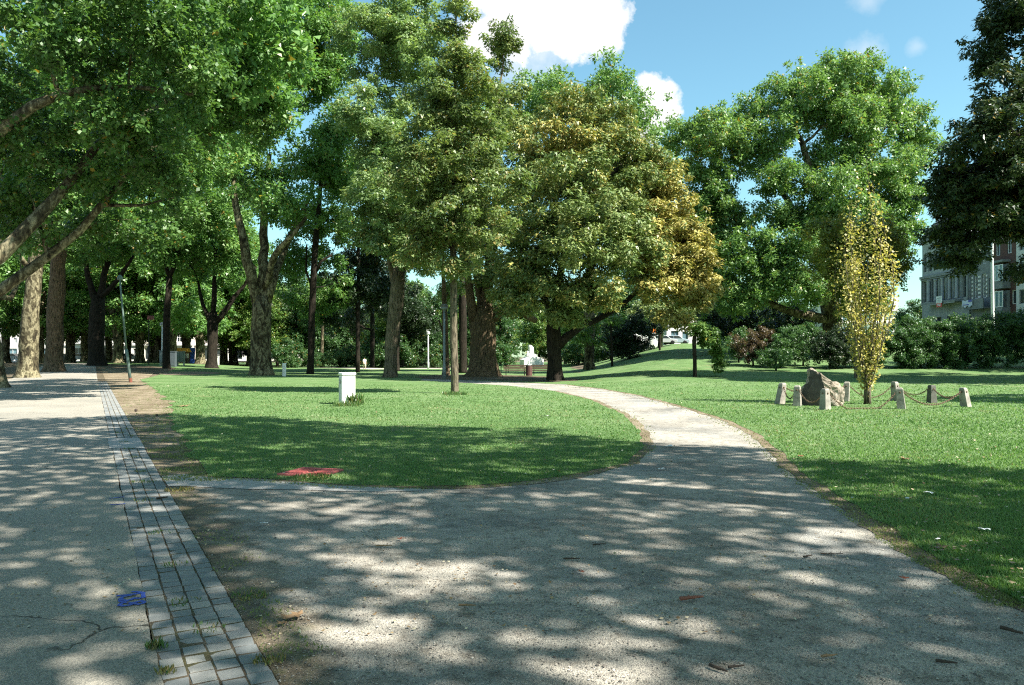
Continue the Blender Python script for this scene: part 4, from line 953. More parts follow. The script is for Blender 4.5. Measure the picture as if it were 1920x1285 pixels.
# --- trees standing outside the view whose crowns shade the foreground
def shade_tree(loc, lobes, label, rc=.8, cover=.62, lai=1.3):
    return tree('plane_tree', label, 'tree', (loc[0], loc[1], float(gz(loc[0], max(1, loc[1])))), local=True, trunk=[(0,0,0,.55),(0,0,4,.46),(.2,.2,9,.36)],
      lobes=lobes, rc=rc, leaf=.26, lai=lai, bark=BK_PLANE, lmat=LF_PLANE, cover=cover, group='planes shading the forecourt')
def shade_planes():
    # crowns of the planes around the camera, laid out from the shade they throw on the forecourt
    ex = [-18, -13.4, -9.9, -4.3, -2.5, .5, 2.4, 4.5, 6, 8, 22]; ey = [19, 20.4, 22.6, 19.4, 18.4, 18, 15.2, 13.2, 12.2, 12.0, 12.0]
    rr = random.Random(12); trunks = [(12.5, 3.0), (21.0, -5.0), (1.5, -8.0)]; lists = [[], [], []]
    ct = 1/math.tan(SUN_EL); st = .80
    for gy0 in np.arange(-3, 23, st):
        for gx0 in np.arange(-18, 21, st):
            gx, gy = gx0 + rr.uniform(-.3, .3), gy0 + rr.uniform(-.3, .3)
            lim = np.interp(gx, ex, ey) - .7 + .9*mnoise.noise(Vector((gx*.5, 2.2, 0)))
            if gy > lim: continue
            hole = mnoise.noise(Vector((gx*.92, gy*.92, 5.1))) + .55*mnoise.noise(Vector((gx*2.1, gy*2.1, 9.1)))
            lawn = gy > 10.6 and -9 < gx < 3 or gx > 5.5 + .35*(gy-6)
            if hole > (.54 if lawn else .42) or rr.random() < (.02 if lawn else .035): continue
            h = rr.uniform(11.8, 13.8); c = (gx + SDX*ct*h, gy + SDY*ct*h, h)
            k = min(range(3), key=lambda q: (c[0]-trunks[q][0])**2 + (c[1]-trunks[q][1])**2)
            lists[k].append((c[0]-trunks[k][0], c[1]-trunks[k][1], h, rr.uniform(.5, .72)))
    labs = ['big plane outside the view to the right, shading the gravel forecourt', 'plane behind the camera to the right shading the near lawn', 'plane behind the camera shading the bottom of the asphalt path']
    for n_, (t, l, s) in enumerate(zip(trunks, lists, labs)):
        rng = np.random.default_rng(40+n_); o = empty('plane_tree', (t[0], t[1], 0)); tag(o, s, 'tree', 'planes shading the forecourt')
        mb = MB(); sk = trunk_tube(mb, [(0,0,0), (0,0,4), (.3,.2,8), (.2,.3,11.5)], [.6, .46, .36, .2], 5+n_)
        cl = [dict(c=np.array(q[:3]), r=q[3], n=int(95*q[3]**2/.36), style='blob', v=.5, a=.02) for q in l]
        up = [q for q in sk if q[0][2] > 6]
        for a in range(9):
            e = l[int(rng.integers(len(l)))]; up += limb_tube(mb, [up[a % 3][0], (np.array(e[:3])+up[0][0])/2 + np.array([0, 0, .8]), e[:3]], [.16, .11, .04], a, 6)
        branches(mb, up, cl, rng, .025, .5)
        mb.build('trunk', BK_PLANE, o, smooth=True); link('crown', leaf_mesh('crown', *clump_leaves(cl, .27, rng), LF_PLANE, kite=False), o)
shade_planes()
# unseen tall trees added behind the limes to shade the middle of the park
tree('plane_tree', 'tall plane added for shade, hidden behind the slim lime tree', 'tree', (868,695), d=79, trunk=[(868,696,16),(868,560,14),(866,420,10)],
  lobes=[(850,330,60,60,0,5),(890,260,55,60,0,5),(840,230,50,50,2,4.5),(880,380,50,40,2,4)], rc=1.5, leaf=.36, lai=1.7, bark=BK_DARK, lmat=LF_PLANE)
tree('plane_tree', 'tall plane added for shade, hidden behind the stout leaning lime tree', 'tree', (742,692), d=88, trunk=[(742,693,15),(742,560,13),(742,430,9)],
  lobes=[(735,400,60,50,0,5.5),(760,330,60,55,0,5.5),(715,320,50,50,2,5),(750,460,55,35,1,5),(790,430,45,45,2,4.5)], rc=1.5, leaf=.36, lai=1.8, bark=BK_DARK, lmat=LF_PLANE)
def right_shade(loc, lobes, lab, rc=1.2):
    return tree('plane_tree', lab, 'tree', (loc[0], loc[1], float(gz(*loc))), local=True, trunk=[(0,0,0,.5),(0,0,4,.42),(.2,0,9,.34)], lobes=lobes, rc=rc, leaf=.36, lai=1.7, bark=BK_DARK, lmat=LF_PLANE, group='trees beyond the right border')
right_shade((45,56), [((0,0,7),(5,5,3),),((0,0,12),(6,6,4)),((-3,-3,9),(4.5,4.5,3)),((3,3,9),(4.5,4.5,3))], 'tree beyond the right border that darkens the hedge')
right_shade((39,42), [((0,0,8),(5,4,3)),((0,0,13),(6,5,4)),((-3.5,0,10),(4,4,3)),((2,4,6),(4,4,2.4))], 'tree beyond the right border that shades the dark chestnut')
right_shade((55,61), [((0,0,8),(6,6,4)),((0,0,14),(6,6,4)),((-5,2,9),(4,4,3))], 'tree beyond the right border farther up the bank')
right_shade((30,23), [((-3.5,1.6,9.8),(2.8,2.4,1.6)),((-1,3,11),(3,2.6,1.8)),((1,-1,12),(3.4,3,2.2))], 'small tree beyond the right border whose shade reaches the last post', .9)
# ------------------------------------------------------------------ buildings
M_GLASS = flat('dark_glass', (.03, .04, .045), .08, 0, .2, 1, .6)
M_GLASSB = flat('shop_glass', (.14, .24, .28), .06, 0, .3, .6, .6)
M_WHITE = flat('white_paint', (.78, .78, .75), .5, 0, .04, 3)
M_RENDER = flat('white_render', (.74, .72, .68), .85, 0, .06, .8, .2)
M_CREAM = flat('cream_render', (.74, .69, .58), .85, 0, .08, .8, .2)
M_GREYR = flat('grey_render', (.55, .55, .54), .85, 0, .08, .8, .2)
M_PINK = flat('pinkish_render', (.70, .62, .58), .85, 0, .08, .8, .2)
M_STONE = flat('grey_limestone', (.32, .335, .335), .85, 0, .22, 1.3, .2, .3)
M_STONED = flat('sooty_limestone', (.22, .23, .23), .85, 0, .22, 1.3, .2, .3)
M_BRICK = flat('dark_brick', (.11, .060, .052), .85, 0, .25, 6, .2, .3)
M_BLACK = flat('black_metal', (.015, .015, .016), .45, .3, .2, 5)
M_STEEL = flat('galvanised_steel', (.30, .32, .33), .45, .6, .15, 5)
M_SLATE = flat('slate_roof', (.07, .075, .085), .7, 0, .2, 2)

def wall_part(W, H, D, holes, rev=.22):
    mb = MB()
    xs = sorted({0, W} | {h[0] for h in holes} | {h[2] for h in holes}); zs = sorted({0, H} | {h[1] for h in holes} | {h[3] for h in holes})
    def in_hole(a, b): return any(h[0] < a < h[2] and h[1] < b < h[3] for h in holes)
    for i in range(len(xs)-1):
        for j in range(len(zs)-1):
            if not in_hole((xs[i]+xs[i+1])/2, (zs[j]+zs[j+1])/2):
                mb.add([(xs[i],0,zs[j]),(xs[i+1],0,zs[j]),(xs[i+1],0,zs[j+1]),(xs[i],0,zs[j+1])], [(0,1,2,3)])
    for x0, z0, x1, z1 in [h[:4] for h in holes]:
        c = [(x0,z0),(x1,z0),(x1,z1),(x0,z1)]
        for a in range(4):
            p, q = c[a], c[(a+1) % 4]
            mb.add([(p[0],0,p[1]),(q[0],0,q[1]),(q[0],rev,q[1]),(p[0],rev,p[1])], [(3,2,1,0)])
    mb.add([(0,0,0),(0,D,0),(0,D,H),(0,0,H),(W,0,0),(W,D,0),(W,D,H),(W,0,H)], [(0,3,2,1),(4,5,6,7),(1,2,6,5),(3,7,6,2)])
    return mb
WIN = {}
def window_meshes(w, h, fm, gm, nx, nz):
    k = (round(w, 2), round(h, 2), fm.name, gm.name, nx, nz)
    if k not in WIN:
        f = MB(); t = min(.09, w*.12)
        for x in (-w/2+t/2, w/2-t/2): f.box((x, 0, h/2), (t, .07, h))
        for z in (t/2, h-t/2): f.box((0, 0, z), (w-2*t, .06, t))
        for i in range(1, nx): f.box((-w/2 + w*i/nx, -.004, h/2), (t*.7, .06, h-2*t))
        for i in range(1, nz): f.box((0, .004, h*i/nz), (w-2*t, .055, t*.7))
        g = MB().box((0, .05, h/2), (w-.02, .02, h-.02))
        WIN[k] = (f.mesh('window', fm), g.mesh('pane', gm))
    return WIN[k]
def house(name, label, origin, rz, W, H, D, wins, wall, frame=None, glass=None, cat='house', group=None, roof=None, rev=.22):
    "wins: (x centre, z sill, w, h[, nx, nz])"
    t = empty(name, origin, rz); tag(t, label, cat, group)
    holes = [(w[0]-w[2]/2, w[1], w[0]+w[2]/2, w[1]+w[3]) for w in wins]
    wall_part(W, H, D, holes, rev).build('wall', wall, t)
    for w in wins:
        f, g = window_meshes(w[2], w[3], frame or M_WHITE, glass or M_GLASS, w[4] if len(w) > 4 else 1, w[5] if len(w) > 5 else 1)
        o = link('window', f, t, (w[0], rev-.06, w[1])); link('pane', g, o)
    if roof:
        mb = MB(); mb.prism([(-.2, H), (D+.2, H), (D*.72, H+roof), (D*.28, H+roof)], 'x', -.1, W+.1); mb.build('roof', M_SLATE, t)
    return t
def part(t, name, mat, *boxes, bevel=0.0):
    mb = MB()
    for c, s in boxes: mb.box(c, s)
    return mb.build(name, mat, t, bevel=bevel)

# street at the far left, facing the park
def left_street():
    gzl = .75; Y = 152.0
    sx = lambda px: (px-CX)/F*Y
    x0, x1 = sx(-120), sx(96)
    wins = []
    for k in range(9):
        xc = 1.3 + k*2.35
        for z in (3.75, 7.0, 10.2): wins.append((xc, z, .62, .95, 2, 1))
    n = 7; bw = (x1-x0)/n
    for k in range(n): wins.append((bw*(k+.5), .35, bw-.5, 2.3, 3, 1))
    house('apartment_house', 'white rendered house with small dark windows and a bluish glazed shopfront, at the left border', (x0, Y, gzl-.1), 0, x1-x0, 13.5, 9, wins, M_RENDER, M_WHITE, M_GLASSB, group='houses across the street at the left', roof=2.2)
    spec = [(97,131,M_CREAM,'cream house with white framed bay windows right of the white rendered house'),(132,171,M_WHITE,'white house with a slatted balcony behind the left avenue trunks'),(172,216,M_GREYR,'grey house seen left of the leaning pole'),(217,262,M_RENDER,'pale house seen between the leaning pole and the sign mast'),
            (263,308,M_CREAM,'sandy house behind the white boxes'),(309,360,M_RENDER,'pale house behind the orange play hut'),(361,420,M_PINK,'pinkish house behind the dark forking plane'),(421,482,M_RENDER,'pale house left of the mottled plane trunk'),(483,545,M_CREAM,'cream house just right of the mottled plane trunk')]
    for i, (a, b, m, lab) in enumerate(spec):
        xa, xb = sx(a)+.01, sx(b)+.09; w = xb-xa; yy = Y + (.35 if i % 2 else .8)
        ws = []; c = 2 if w < 5 else 3
        for k in range(c):
            xc = w*(k+.5)/c
            for z in (3.9, 7.2, 10.2): ws.append((xc, z, min(1.05, w/c*.6), 1.75, 2, 2))
        ws += [(w*.3, .5, w*.42, 2.3, 2, 1), (w*.78, .12, .95, 2.5, 1, 2)]
        t = house('terraced_house', lab, (xa, yy, gzl-.1), 0, w, 12.6 + (i*37 % 5)*.35, 8, ws, m, M_WHITE, M_GLASS, group='houses across the street at the left', roof=2.6)
        part(t, 'cornice', M_WHITE, ((w/2, -.12, 3.35), (w-.06, .24, .22)))
        if i == 1:
            part(t, 'balcony_slab', M_GREYR, ((w/2, -.55, 3.62), (w*.75, 1.1, .14)))
            for k in range(12): link('baluster', MB().box((0, 0, .45), (.08, .05, .9)).mesh('baluster', M_STEEL), t, (w*.14 + w*.72*k/11, -1.05, 3.69))
            part(t, 'balcony_rail', M_STEEL, ((w/2, -1.05, 4.62), (w*.75, .07, .06)))
left_street()
tag(MB().box((-75, 146.5, .80), (74, 8, .12)).build('street', flat('street_asphalt', (.10, .10, .10), .9)), kind='structure')
# continuous kerbside pavement beyond the avenue
tag(MB().box((-75, 140.4, .82), (74, 4, .14)).build('pavement', M_CONC), kind='structure')

# shaded street on the right bank
def right_street():
    X = 60.0; zb = 3.55
    R90 = -math.pi/2
    # stone house with a columned loggia (local x runs towards the camera)
    Wd = 11.7
    wins = [(.75, 6.0, .8, 3.0, 1, 2), (2.15, 6.0, .95, 3.0, 1, 2)] + [(3.7+1.75*k, 6.0, 1.2, 3.0, 1, 2) for k in range(4)] + [(10.6, 6.0, .85, 2.9, 1, 2)]
    wins += [(x, 10.4, w, 2.6, 1, 2) for x, z, w, h, a, b in wins] + [(1.6, 1.0, 1.1, 2.6), (4.4, .9, 1.4, 2.8), (7.2, .9, 1.4, 2.8), (10, .1, 1.2, 3.0)]
    t = house('town_house', 'sooty grey limestone house with a columned loggia, in shade behind the hedge', (X, 114.2, zb), R90, Wd, 15.5, 10, wins, M_STONE, M_STONED, M_GLASS, roof=3.0, rev=.3)
    part(t, 'cornice', M_STONED, ((Wd/2, -.22, 9.55), (Wd-.02, .44, .34)), ((Wd/2, -.15, 9.25), (Wd-.04, .28, .22)), ((Wd/2, -.25, 14.9), (Wd-.02, .5, .4)))
    for k in range(5):
        cb = MB().lathe([(.27, 0), (.27, .14), (.21, .2), (.195, 2.6), (.17, 2.8), (.26, 2.9), (.26, 3.05)], 12)
        link('column', cb.mesh('column', M_STONE, True), t, (2.85+1.75*k, -.55, 5.95))
    part(t, 'balcony_slab', M_STONED, ((6.3, -.6, 5.62), (8.3, 1.2, .3)), bevel=.03)
    part(t, 'balcony_parapet', M_STONE, ((6.3, -1.12, 5.55), (8.1, .12, .42)))
    for x in (.1, 2.75, 11.5): part(t, 'pilaster', M_STONED, ((x, -.07, 7.4), (.3, .14, 3.5)))
    # for-let board hanging from the balcony
    b = empty('estate_sign', (X-1.35, 107.2, zb+5.0), R90); tag(b, 'white board with a red lower half hanging on the stone balcony', 'sign')
    MB().box((.0, 0, .95), (1.45, .04, .95)).build('white_panel', M_WHITE, b); MB().box((0, 0, .2), (1.3, .04, .54)).build('red_panel', flat('sign_red', (.62, .05, .04), .5), b)
    MB().box((0, -.026, 1.15), (1.0, .008, .13)).box((0, -.026, .88), (.7, .008, .1)).box((-.1, -.026, .66), (.85, .008, .07)).build('lettering', M_STEEL, b)
    MB().box((0, -.026, .32), (.9, .008, .1)).box((0, -.026, .12), (.75, .008, .08)).build('lettering', M_WHITE, b)
    # second house, quoined window surrounds, solid balcony with a banner
    W2 = 4.7
    wins = [(1.05, 5.6, .8, 3.1, 2, 2), (2.75, 5.6, .8, 3.1, 2, 2), (4.1, 5.6, .5, 2.4, 1, 2), (1.05, 10, .8, 2.4, 2, 2), (2.75, 10, .8, 2.4, 2, 2), (1.2, .3, 1.2, 2.9), (3.3, .8, 1.3, 2.4)]
    t = house('town_house', 'grey house with white framed windows, banded surrounds and a solid balcony', (X+.25, 102.45, zb), R90, W2, 14.2, 10, wins, M_STONED, M_WHITE, M_GLASS, roof=2.6)
    for x in (.35, 1.75, 2.05, 3.45):
        for k in range(6): part(t, 'quoin', M_RENDER, ((x, -.04, 5.8+k*.52), (.24, .08, .26)))
    part(t, 'balcony', M_STONED, ((2.3, -.55, 4.3), (4.2, 1.1, .18)), ((2.3, -1.04, 4.95), (4.2, .12, 1.1)))
    b = empty('banner', (X-.98, 101.3, zb+4.55), R90); tag(b, 'white and blue banner lying along the dark balcony, right of the white and red board', 'banner')
    mb = MB(); N_ = 14
    for i in range(N_):
        x = -1.1 + 2.3*i/N_; z = .12*math.sin(i*1.1); x2 = -1.1 + 2.3*(i+1)/N_; z2 = .12*math.sin((i+1)*1.1)
        mb.add([(x, -.03*math.sin(i*2), .05+z), (x2, -.03*math.sin((i+1)*2), .05+z2), (x2, -.03*math.sin((i+1)*2), .85+z2*.6), (x, -.03*math.sin(i*2), .85+z*.6)], [(0,1,2,3)])
    mb.build('cloth', flat('banner_white', (.62, .66, .78), .8), b)
    MB().box((.75, -.05, .75), (.75, .02, .28)).box((-.2, -.05, .3), (1.3, .02, .1)).build('print', flat('banner_blue', (.12, .12, .42), .8), b)
    # brick house with a bay, then a pale modern front
    W3 = 5.0
    wins = [(.6, 4.4, .7, 1.9, 1, 2), (.6, 7.6, .7, 1.9, 1, 2), (4.3, 4.4, .9, 1.7), (4.3, 7.6, .9, 1.7), (1.0, .4, 1.2, 2.6), (3.4, .6, 1.8, 2.3), (1.2, 10.6, .9, 1.8), (3.4, 10.6, .9, 1.8)]
    t = house('brick_house', 'dark brick house with two stacked bay windows behind the white street lamp', (X+.05, 97.7, zb), R90, W3, 13.2, 9, wins, M_BRICK, M_WHITE, M_GLASS, roof=2.4)
    for z in (4.2, 7.4):
        part(t, 'bay', M_STONED, ((2.5, -.5, z-.5), (2.3, 1.0, .75)), ((2.5, -.5, z+2.3), (2.4, 1.05, .25)))
        for x in (1.7, 2.5, 3.3):
            f, g = window_meshes(.72, 1.95, M_WHITE, M_GLASSB, 1, 1); o = link('window', f, t, (x, -.93, z-.08)); link('pane', g, o)
        part(t, 'bay_back', M_STONED, ((2.5, -.2, z+.9), (2.2, .36, 2.05)))
    wins = [(1.6+3*k, z, 2.2, 1.7, 3, 1) for k in range(4) for z in (1.0, 4.3, 7.5, 10.6)]
    house('apartment_house', 'pale modern house front with wide windows at the right border', (X-.2, 92.6, zb), R90, 13, 14.5, 9, wins, M_GREYR, M_STEEL, M_GLASS)
    # pale tower far behind the yellow tree
    Yt = 185.0; xa = (1556-CX)/F*Yt; wt = (1684-1556)/F*Yt
    wins = [(1.3+2.55*k, .9+2.9*j, 1.7, 1.5, 2, 1) for k in range(6) for j in range(4)]
    t = house('apartment_block', 'pale apartment block with balcony bands glimpsed behind the yellow tree', (xa, Yt, 3.5), 0, wt, 12.2, 10, wins, M_RENDER, M_WHITE, M_GLASSB, 'building')
    for j in range(4): part(t, 'balcony_band', M_PINK, ((wt/2, -.3, .55+2.9*j), (wt-.1, .6, .5)))
    part(t, 'roof_box', M_RENDER, ((wt-2.2, 3, 13.6), (3.0, 3.0, 2.8)))
    # low white house at the top of the bank
    Yh = 135.0; xa = (1250-CX)/F*Yh; wt = 7.4
    house('white_house', 'bright white low building at the top of the bank, under the golden foliage', (xa, Yh, 3.55), 0, wt, 4.4, 6, [(1.4, 1.0, 1.3, 1.6, 2, 1), (3.2, .1, 1.0, 2.4), (6.0, 1.2, .8, 1.2)], M_WHITE, M_STEEL, M_GLASSB)
right_street()

# ------------------------------------------------------------------ vehicles
def car(label, loc, rz, col, group='parked cars', van=False):
    t = empty('parked_van' if van else 'parked_car', loc, rz); tag(t, label, 'van' if van else 'car', group)
    if van:
        prof = [(-2.5,.32),(2.35,.32),(2.5,.55),(2.45,1.05),(1.75,1.25),(1.25,2.15),(-2.45,2.2),(-2.5,.9)]
        wins_ = [([(.55,1.25),(1.6,1.25),(1.2,2.0),(.55,2.0)],)]
    else:
        prof = [(-2.05,.30),(2.0,.28),(2.12,.5),(2.05,.78),(1.1,.93),(.45,1.40),(-1.05,1.43),(-1.85,.98),(-2.1,.9)]
        wins_ = [([(-.35,.95),(.95,.95),(.42,1.34),(-.35,1.36)],), ([(-1.6,.97),(-.42,.95),(-.42,1.36),(-1.0,1.37)],)]
    w = .86
    MB().prism(prof, 'y', -w, w).build('body', col, t, bevel=.07)
    for (q,) in wins_:
        for s in (-1, 1): MB().prism(q, 'y', s*w, s*(w+.012)).build('window', M_GLASS, t)
    for x in (-1.35, 1.35):
        for s in (-1, 1):
            o = MB().lathe([(.18,-.1),(.31,-.1),(.33,-.05),(.33,.05),(.31,.1),(.18,.1)], 14).build('wheel', M_BLACK, t, (x, s*(w-.06), .33), True); o.rotation_euler = (math.pi/2, 0, 0)
    xf = 2.46 if van else 2.06
    for s in (-1, 1): MB().box((xf, s*.6, .68), (.08, .3, .16)).build('headlight', M_WHITE, t, bevel=.02)
    return t
CARP = lambda c: flat('car_paint_%d' % int(c[0]*1000), c, .25, .1, .03, 2, .6)
C_D, C_S, C_R, C_B = CARP((.02, .022, .026)), CARP((.42, .43, .44)), CARP((.45, .02, .02)), CARP((.05, .09, .18))
for px, c, lab, r in [(3,C_R,'small red car at the left border behind the railing',0),(24,C_D,'black car in front of the glazed shopfront',0),(63,C_B,'dark blue car glimpsed right of the first pale trunk',math.pi),(120,C_D,'black car behind the mossy-footed trunk',0),(150,C_S,'silver car glimpsed before the house with the balcony',math.pi),(204,C_D,'black car left of the leaning pole',0),(246,C_S,'silver car behind the sign mast',0)]:
    car(lab, ((px-CX)/F*143.6, 143.6, .87), r, c)
car('grey car parked at the top of the bank, left one', ((1243-CX)/F*122, 122, 3.58), 0, C_S)
car('grey car parked at the top of the bank, right one before the white building', ((1266-CX)/F*122.5, 122.5, 3.58), 0, CARP((.30, .36, .40)))
car('white van half hidden by the low dark shrub beside the pale trunk', ((1206-CX)/F*113, 113, float(gz((1206-CX)/F*113, 113))), 0, M_WHITE, van=True)

# railing along the street at the left
def railing(label, p0, p1, h, n, mat, name='railing', cat='railing', rails=2):
    a, b = Vector(p0), Vector(p1); t = empty(name, a); tag(t, label, cat)
    me = MB().box((0, 0, h/2), (.07, .07, h)).mesh('post', mat)
    for i in range(n): link('post', me, t, (b-a)*i/(n-1))
    for k in range(rails):
        z = h*(1 - .45*k) - .04
        MB().tube([Vector((0, 0, z)), (b-a) + Vector((0, 0, z))], .03, 6).build('rail', mat, t)
    return t
railing('low white railing before the glazed shopfront at the left', at(-30, 134)+Vector((0,0,0)), at(60, 134), .95, 30, M_WHITE)

# ------------------------------------------------------------------ lamps, masts and boxes
M_POST = flat('grey_post_paint', (.16, .19, .19), .5, .2, .12, 3); M_TEAL = flat('weathered_green_paint', (.12, .17, .155), .6, .1, .2, 3)
M_LAMPW = flat('lamp_white', (.72, .73, .72), .45, 0, .05, 3); M_LAMPG = flat('lamp_grey', (.10, .10, .09), .4, .3, .15, 6)
def lamp(label, px, py, top, head, pole):
    g = G(px, py); k = g.y/F; h = (py-top)*k
    t = empty('lamp_post', g); tag(t, label, 'street lamp', 'mushroom-headed park lamps')
    MB().lathe([(.13, -.1), (.13, .9), (.085, 1.0), (.075, h-.45)], 12).build('pole', pole, t, smooth=True)
    MB().lathe([(.105, h*.17), (.105, h*.17+.12)], 12).build('collar', pole, t, smooth=True)
    MB().lathe([(.07, h-.5), (.10, h-.42), (.24, h-.36), (.27, h-.26)], 16).build('bowl', head, t, smooth=True)
    MB().lathe([(.272, h-.25), (.28, h-.2), (.272, h-.15)], 16).build('rim', M_LAMPG, t, smooth=True)
    MB().lathe([(.268, h-.14), (.22, h-.05), (.10, h-.004), (.01, h)], 16).build('cap', head if head is M_LAMPW else M_LAMPG, t, smooth=True)
    return t
lamp('tall grey park lamp with a dark mushroom head beside the slim lime trunk', 833, 712, 570, M_POST, M_POST)
lamp('white park lamp standing in the sun on the far path', 803, 692, 622, M_LAMPW, M_LAMPW)
lamp('pale park lamp rising behind the grey cabinets', 304, 686, 605, M_LAMPW, M_LAMPW)
def leaning_pole():
    g = G(245, 717); k = g.y/F
    q = lambda px, py: Vector(((px-245)*k, 0, (717-py)*k))
    t = empty('leaning_pole', g); tag(t, 'green-grey metal mast leaning left at the corner of the lawn, rusty foot', 'lamp mast')
    MB().tube([q(245, 720), q(239, 668), q(237, 655)], [.095, .09, .085], 10).build('lower_tube', M_TEAL, t, smooth=True)
    MB().tube([q(237, 656), q(229, 570), q(225, 525)], [.062, .055, .05], 10).build('upper_tube', M_TEAL, t, smooth=True)
    MB().lathe([(.05, 0), (.16, .04), (.18, .16), (.10, .30), (.02, .36)], 12, q(225, 526)).build('lamp_head', M_TEAL, t, smooth=True)
    MB().tube([q(245.3, 719), q(244.4, 709)], [.105, .10], 10).build('rusty_foot', flat('rust', (.16, .055, .035), .9), t)
leaning_pole()
def sign_mast():
    g = G(279, 685); k = g.y/F; h = (685-596)*k
    t = empty('sign_mast', g); tag(t, 'thin dark mast with a small reddish box on top, left of the grey cabinets', 'mast')
    MB().tube([(0,0,-.1),(0,0,h)], .06, 8).build('pole', M_BLACK, t); MB().box((0, 0, h*.32), (.3, .2, .9)).build('switch_box', M_BLACK, t, bevel=.02)
    MB().box((.25, -.02, h), (.75, .3, .5)).build('box', flat('faded_red', (.20, .07, .06), .7), t, bevel=.03)
sign_mast()
def street_lamp():
    d = 78.0; g = at(1863, d); k = d/F; t = empty('street_lamp', g); tag(t, 'tall white street lamp with a curved top before the brick house', 'street lamp')
    q = lambda px, py: Vector(((px-1863)*k, 0, CH + (HZ-py)*k - g.z))
    MB().tube([Vector((0,0,-.1)), q(1861.5, 600), q(1860, 470), q(1860.5, 459), q(1863, 452), q(1867, 448), q(1872, 447)], [.17, .15, .12, .115, .11, .10, .09], 10).build('mast', M_LAMPW, t, smooth=True)
    o = MB().lathe([(.02, -.35), (.14, -.3), (.17, 0), (.12, .3), (.02, .38)], 12).build('lamp_head', M_STEEL, t, q(1878, 448.5), True); o.rotation_euler = (0, math.pi/2, 0); o.scale = (.7, 1, 1)
street_lamp()

def white_cabinet():
    g = G(651, 758); rz = math.radians(25)
    t = empty('utility_cabinet', g, rz); tag(t, 'white roadside utility cabinet with a black sticker on the sunny lawn', 'cabinet')
    W, D, H = .44, .50, 1.06
    MB().box((0, 0, (H-.09)/2-.03), (W, D, H-.03)).build('body', M_WHITE, t, bevel=.012)
    MB().box((0, 0, H-.025), (W+.05, D+.05, .085)).build('lid', M_WHITE, t, bevel=.025)
    dr = MB().box((-W/2-.010, 0, .52), (.02, D-.05, .80)).build('door', flat('cabinet_shade_grey', (.50, .51, .50), .5), t, bevel=.006)  # shade of the left side put into the grey of this panel
    st = MB().lathe([(.085, 0), (.085, .004)], 20).build('sticker', M_BLACK, dr, (-W/2-.022, .02, .76)); st.rotation_euler = (0, -math.pi/2, 0)
    mb = MB()
    for a in range(5):
        th = a*1.257+.4; mb.box((-W/2-.030, .02+.05*math.cos(th), .76+.05*math.sin(th)), (.004, .026, .022), rx=th)
    mb.box((-W/2-.030, .015, .765), (.004, .03, .03)); mb.build('sticker_print', M_WHITE, dr)
    MB().box((-W/2-.024, .17, .60), (.015, .045, .08)).build('lock', M_STEEL, dr)
    MB().box((0, 0, .015), (W+.08, D+.08, .09)).build('plinth', flat('pale_concrete', (.55, .54, .50), .9, 0, .2, 12, .2, .4), t, bevel=.02)
white_cabinet()
def slim_box():
    g = G(533, 706); t = empty('utility_post', g, .3); tag(t, 'slim white utility post at the right of the mottled plane trunk', 'utility post')
    MB().box((0, 0, .5), (.30, .24, 1.1)).build('body', M_WHITE, t, bevel=.02); MB().box((0, 0, 1.07), (.34, .28, .07)).build('cap', M_WHITE, t, bevel=.02)
    MB().box((-.06, -.125, .6), (.14, .012, .7)).build('door', M_RENDER, t)
slim_box()
def grey_boxes():
    M_G1, M_G2, M_G3 = flat('cabinet_bluegrey', (.15, .19, .20), .6, .1, .2, 3), flat('cabinet_dark', (.075, .095, .105), .6, .1, .2, 3), flat('cabinet_green', (.13, .17, .15), .6, .1, .2, 3)
    for px, w, top, m, lab, legs in [(307,13,660,M_G1,'left blue-grey switch cabinet on legs, of three by the path',True),(322,16,660,M_G2,'dark middle switch cabinet standing on the ground, of three by the path',False),(339,13.5,661.5,M_G3,'right greenish switch cabinet on legs, of three by the path',True)]:
        g = G(px, 688 if not legs else 686.5); k = g.y/F; ww = w*k; h = (688-top)*k
        t = empty('switch_cabinet', g); tag(t, lab, 'cabinet', 'switch cabinets by the path')
        z0 = .45 if legs else 0
        MB().box((0, 0, (h+z0)/2), (ww, .5, h-z0)).build('body', m, t, bevel=.02)
        MB().box((0, 0, h+.03), (ww+.1, .6, .07)).build('lid', m, t, bevel=.02)
        for s in (-1, 1): MB().box((s*ww*.24, -.26, (h+z0)/2), (ww*.42, .02, (h-z0)*.8)).build('door', m, t, bevel=.005)
        if legs:
            for s in (-1, 1): MB().box((s*(ww/2-.06), 0, z0/2), (.07, .35, z0)).build('leg', M_STEEL, t)
grey_boxes()
def white_blocks():
    k = 0
    for px0, px1, y0, y1, lab, nm in [(403.5,410.5,669,685,'small white box beside the dark forking plane','utility_post'),(405,422,665.5,674,'low white concrete block behind the dark forking plane','concrete_block'),(270,279,660,673,'white crate left of the pale park lamp','site_box'),(281,296,658.5,671,'wide white box by the foot of the pale lamp','site_box')]:
        g = G((px0+px1)/2, y1); q = g.y/F; w = (px1-px0)*q; h = (y1-y0)*q
        t = empty(nm, g); tag(t, lab, 'box')
        MB().box((0, 0, h/2), (w, w*.6, h)).build('body', M_WHITE, t, bevel=.03); MB().box((0, -.02, h+.03), (w+.08, w*.6+.1, .07)).build('lid', M_RENDER, t, bevel=.02)
        MB().box((0, -w*.3-.012, h*.5), (w*.3, .02, h*.3)).build('plate', M_STEEL, t)
white_blocks()
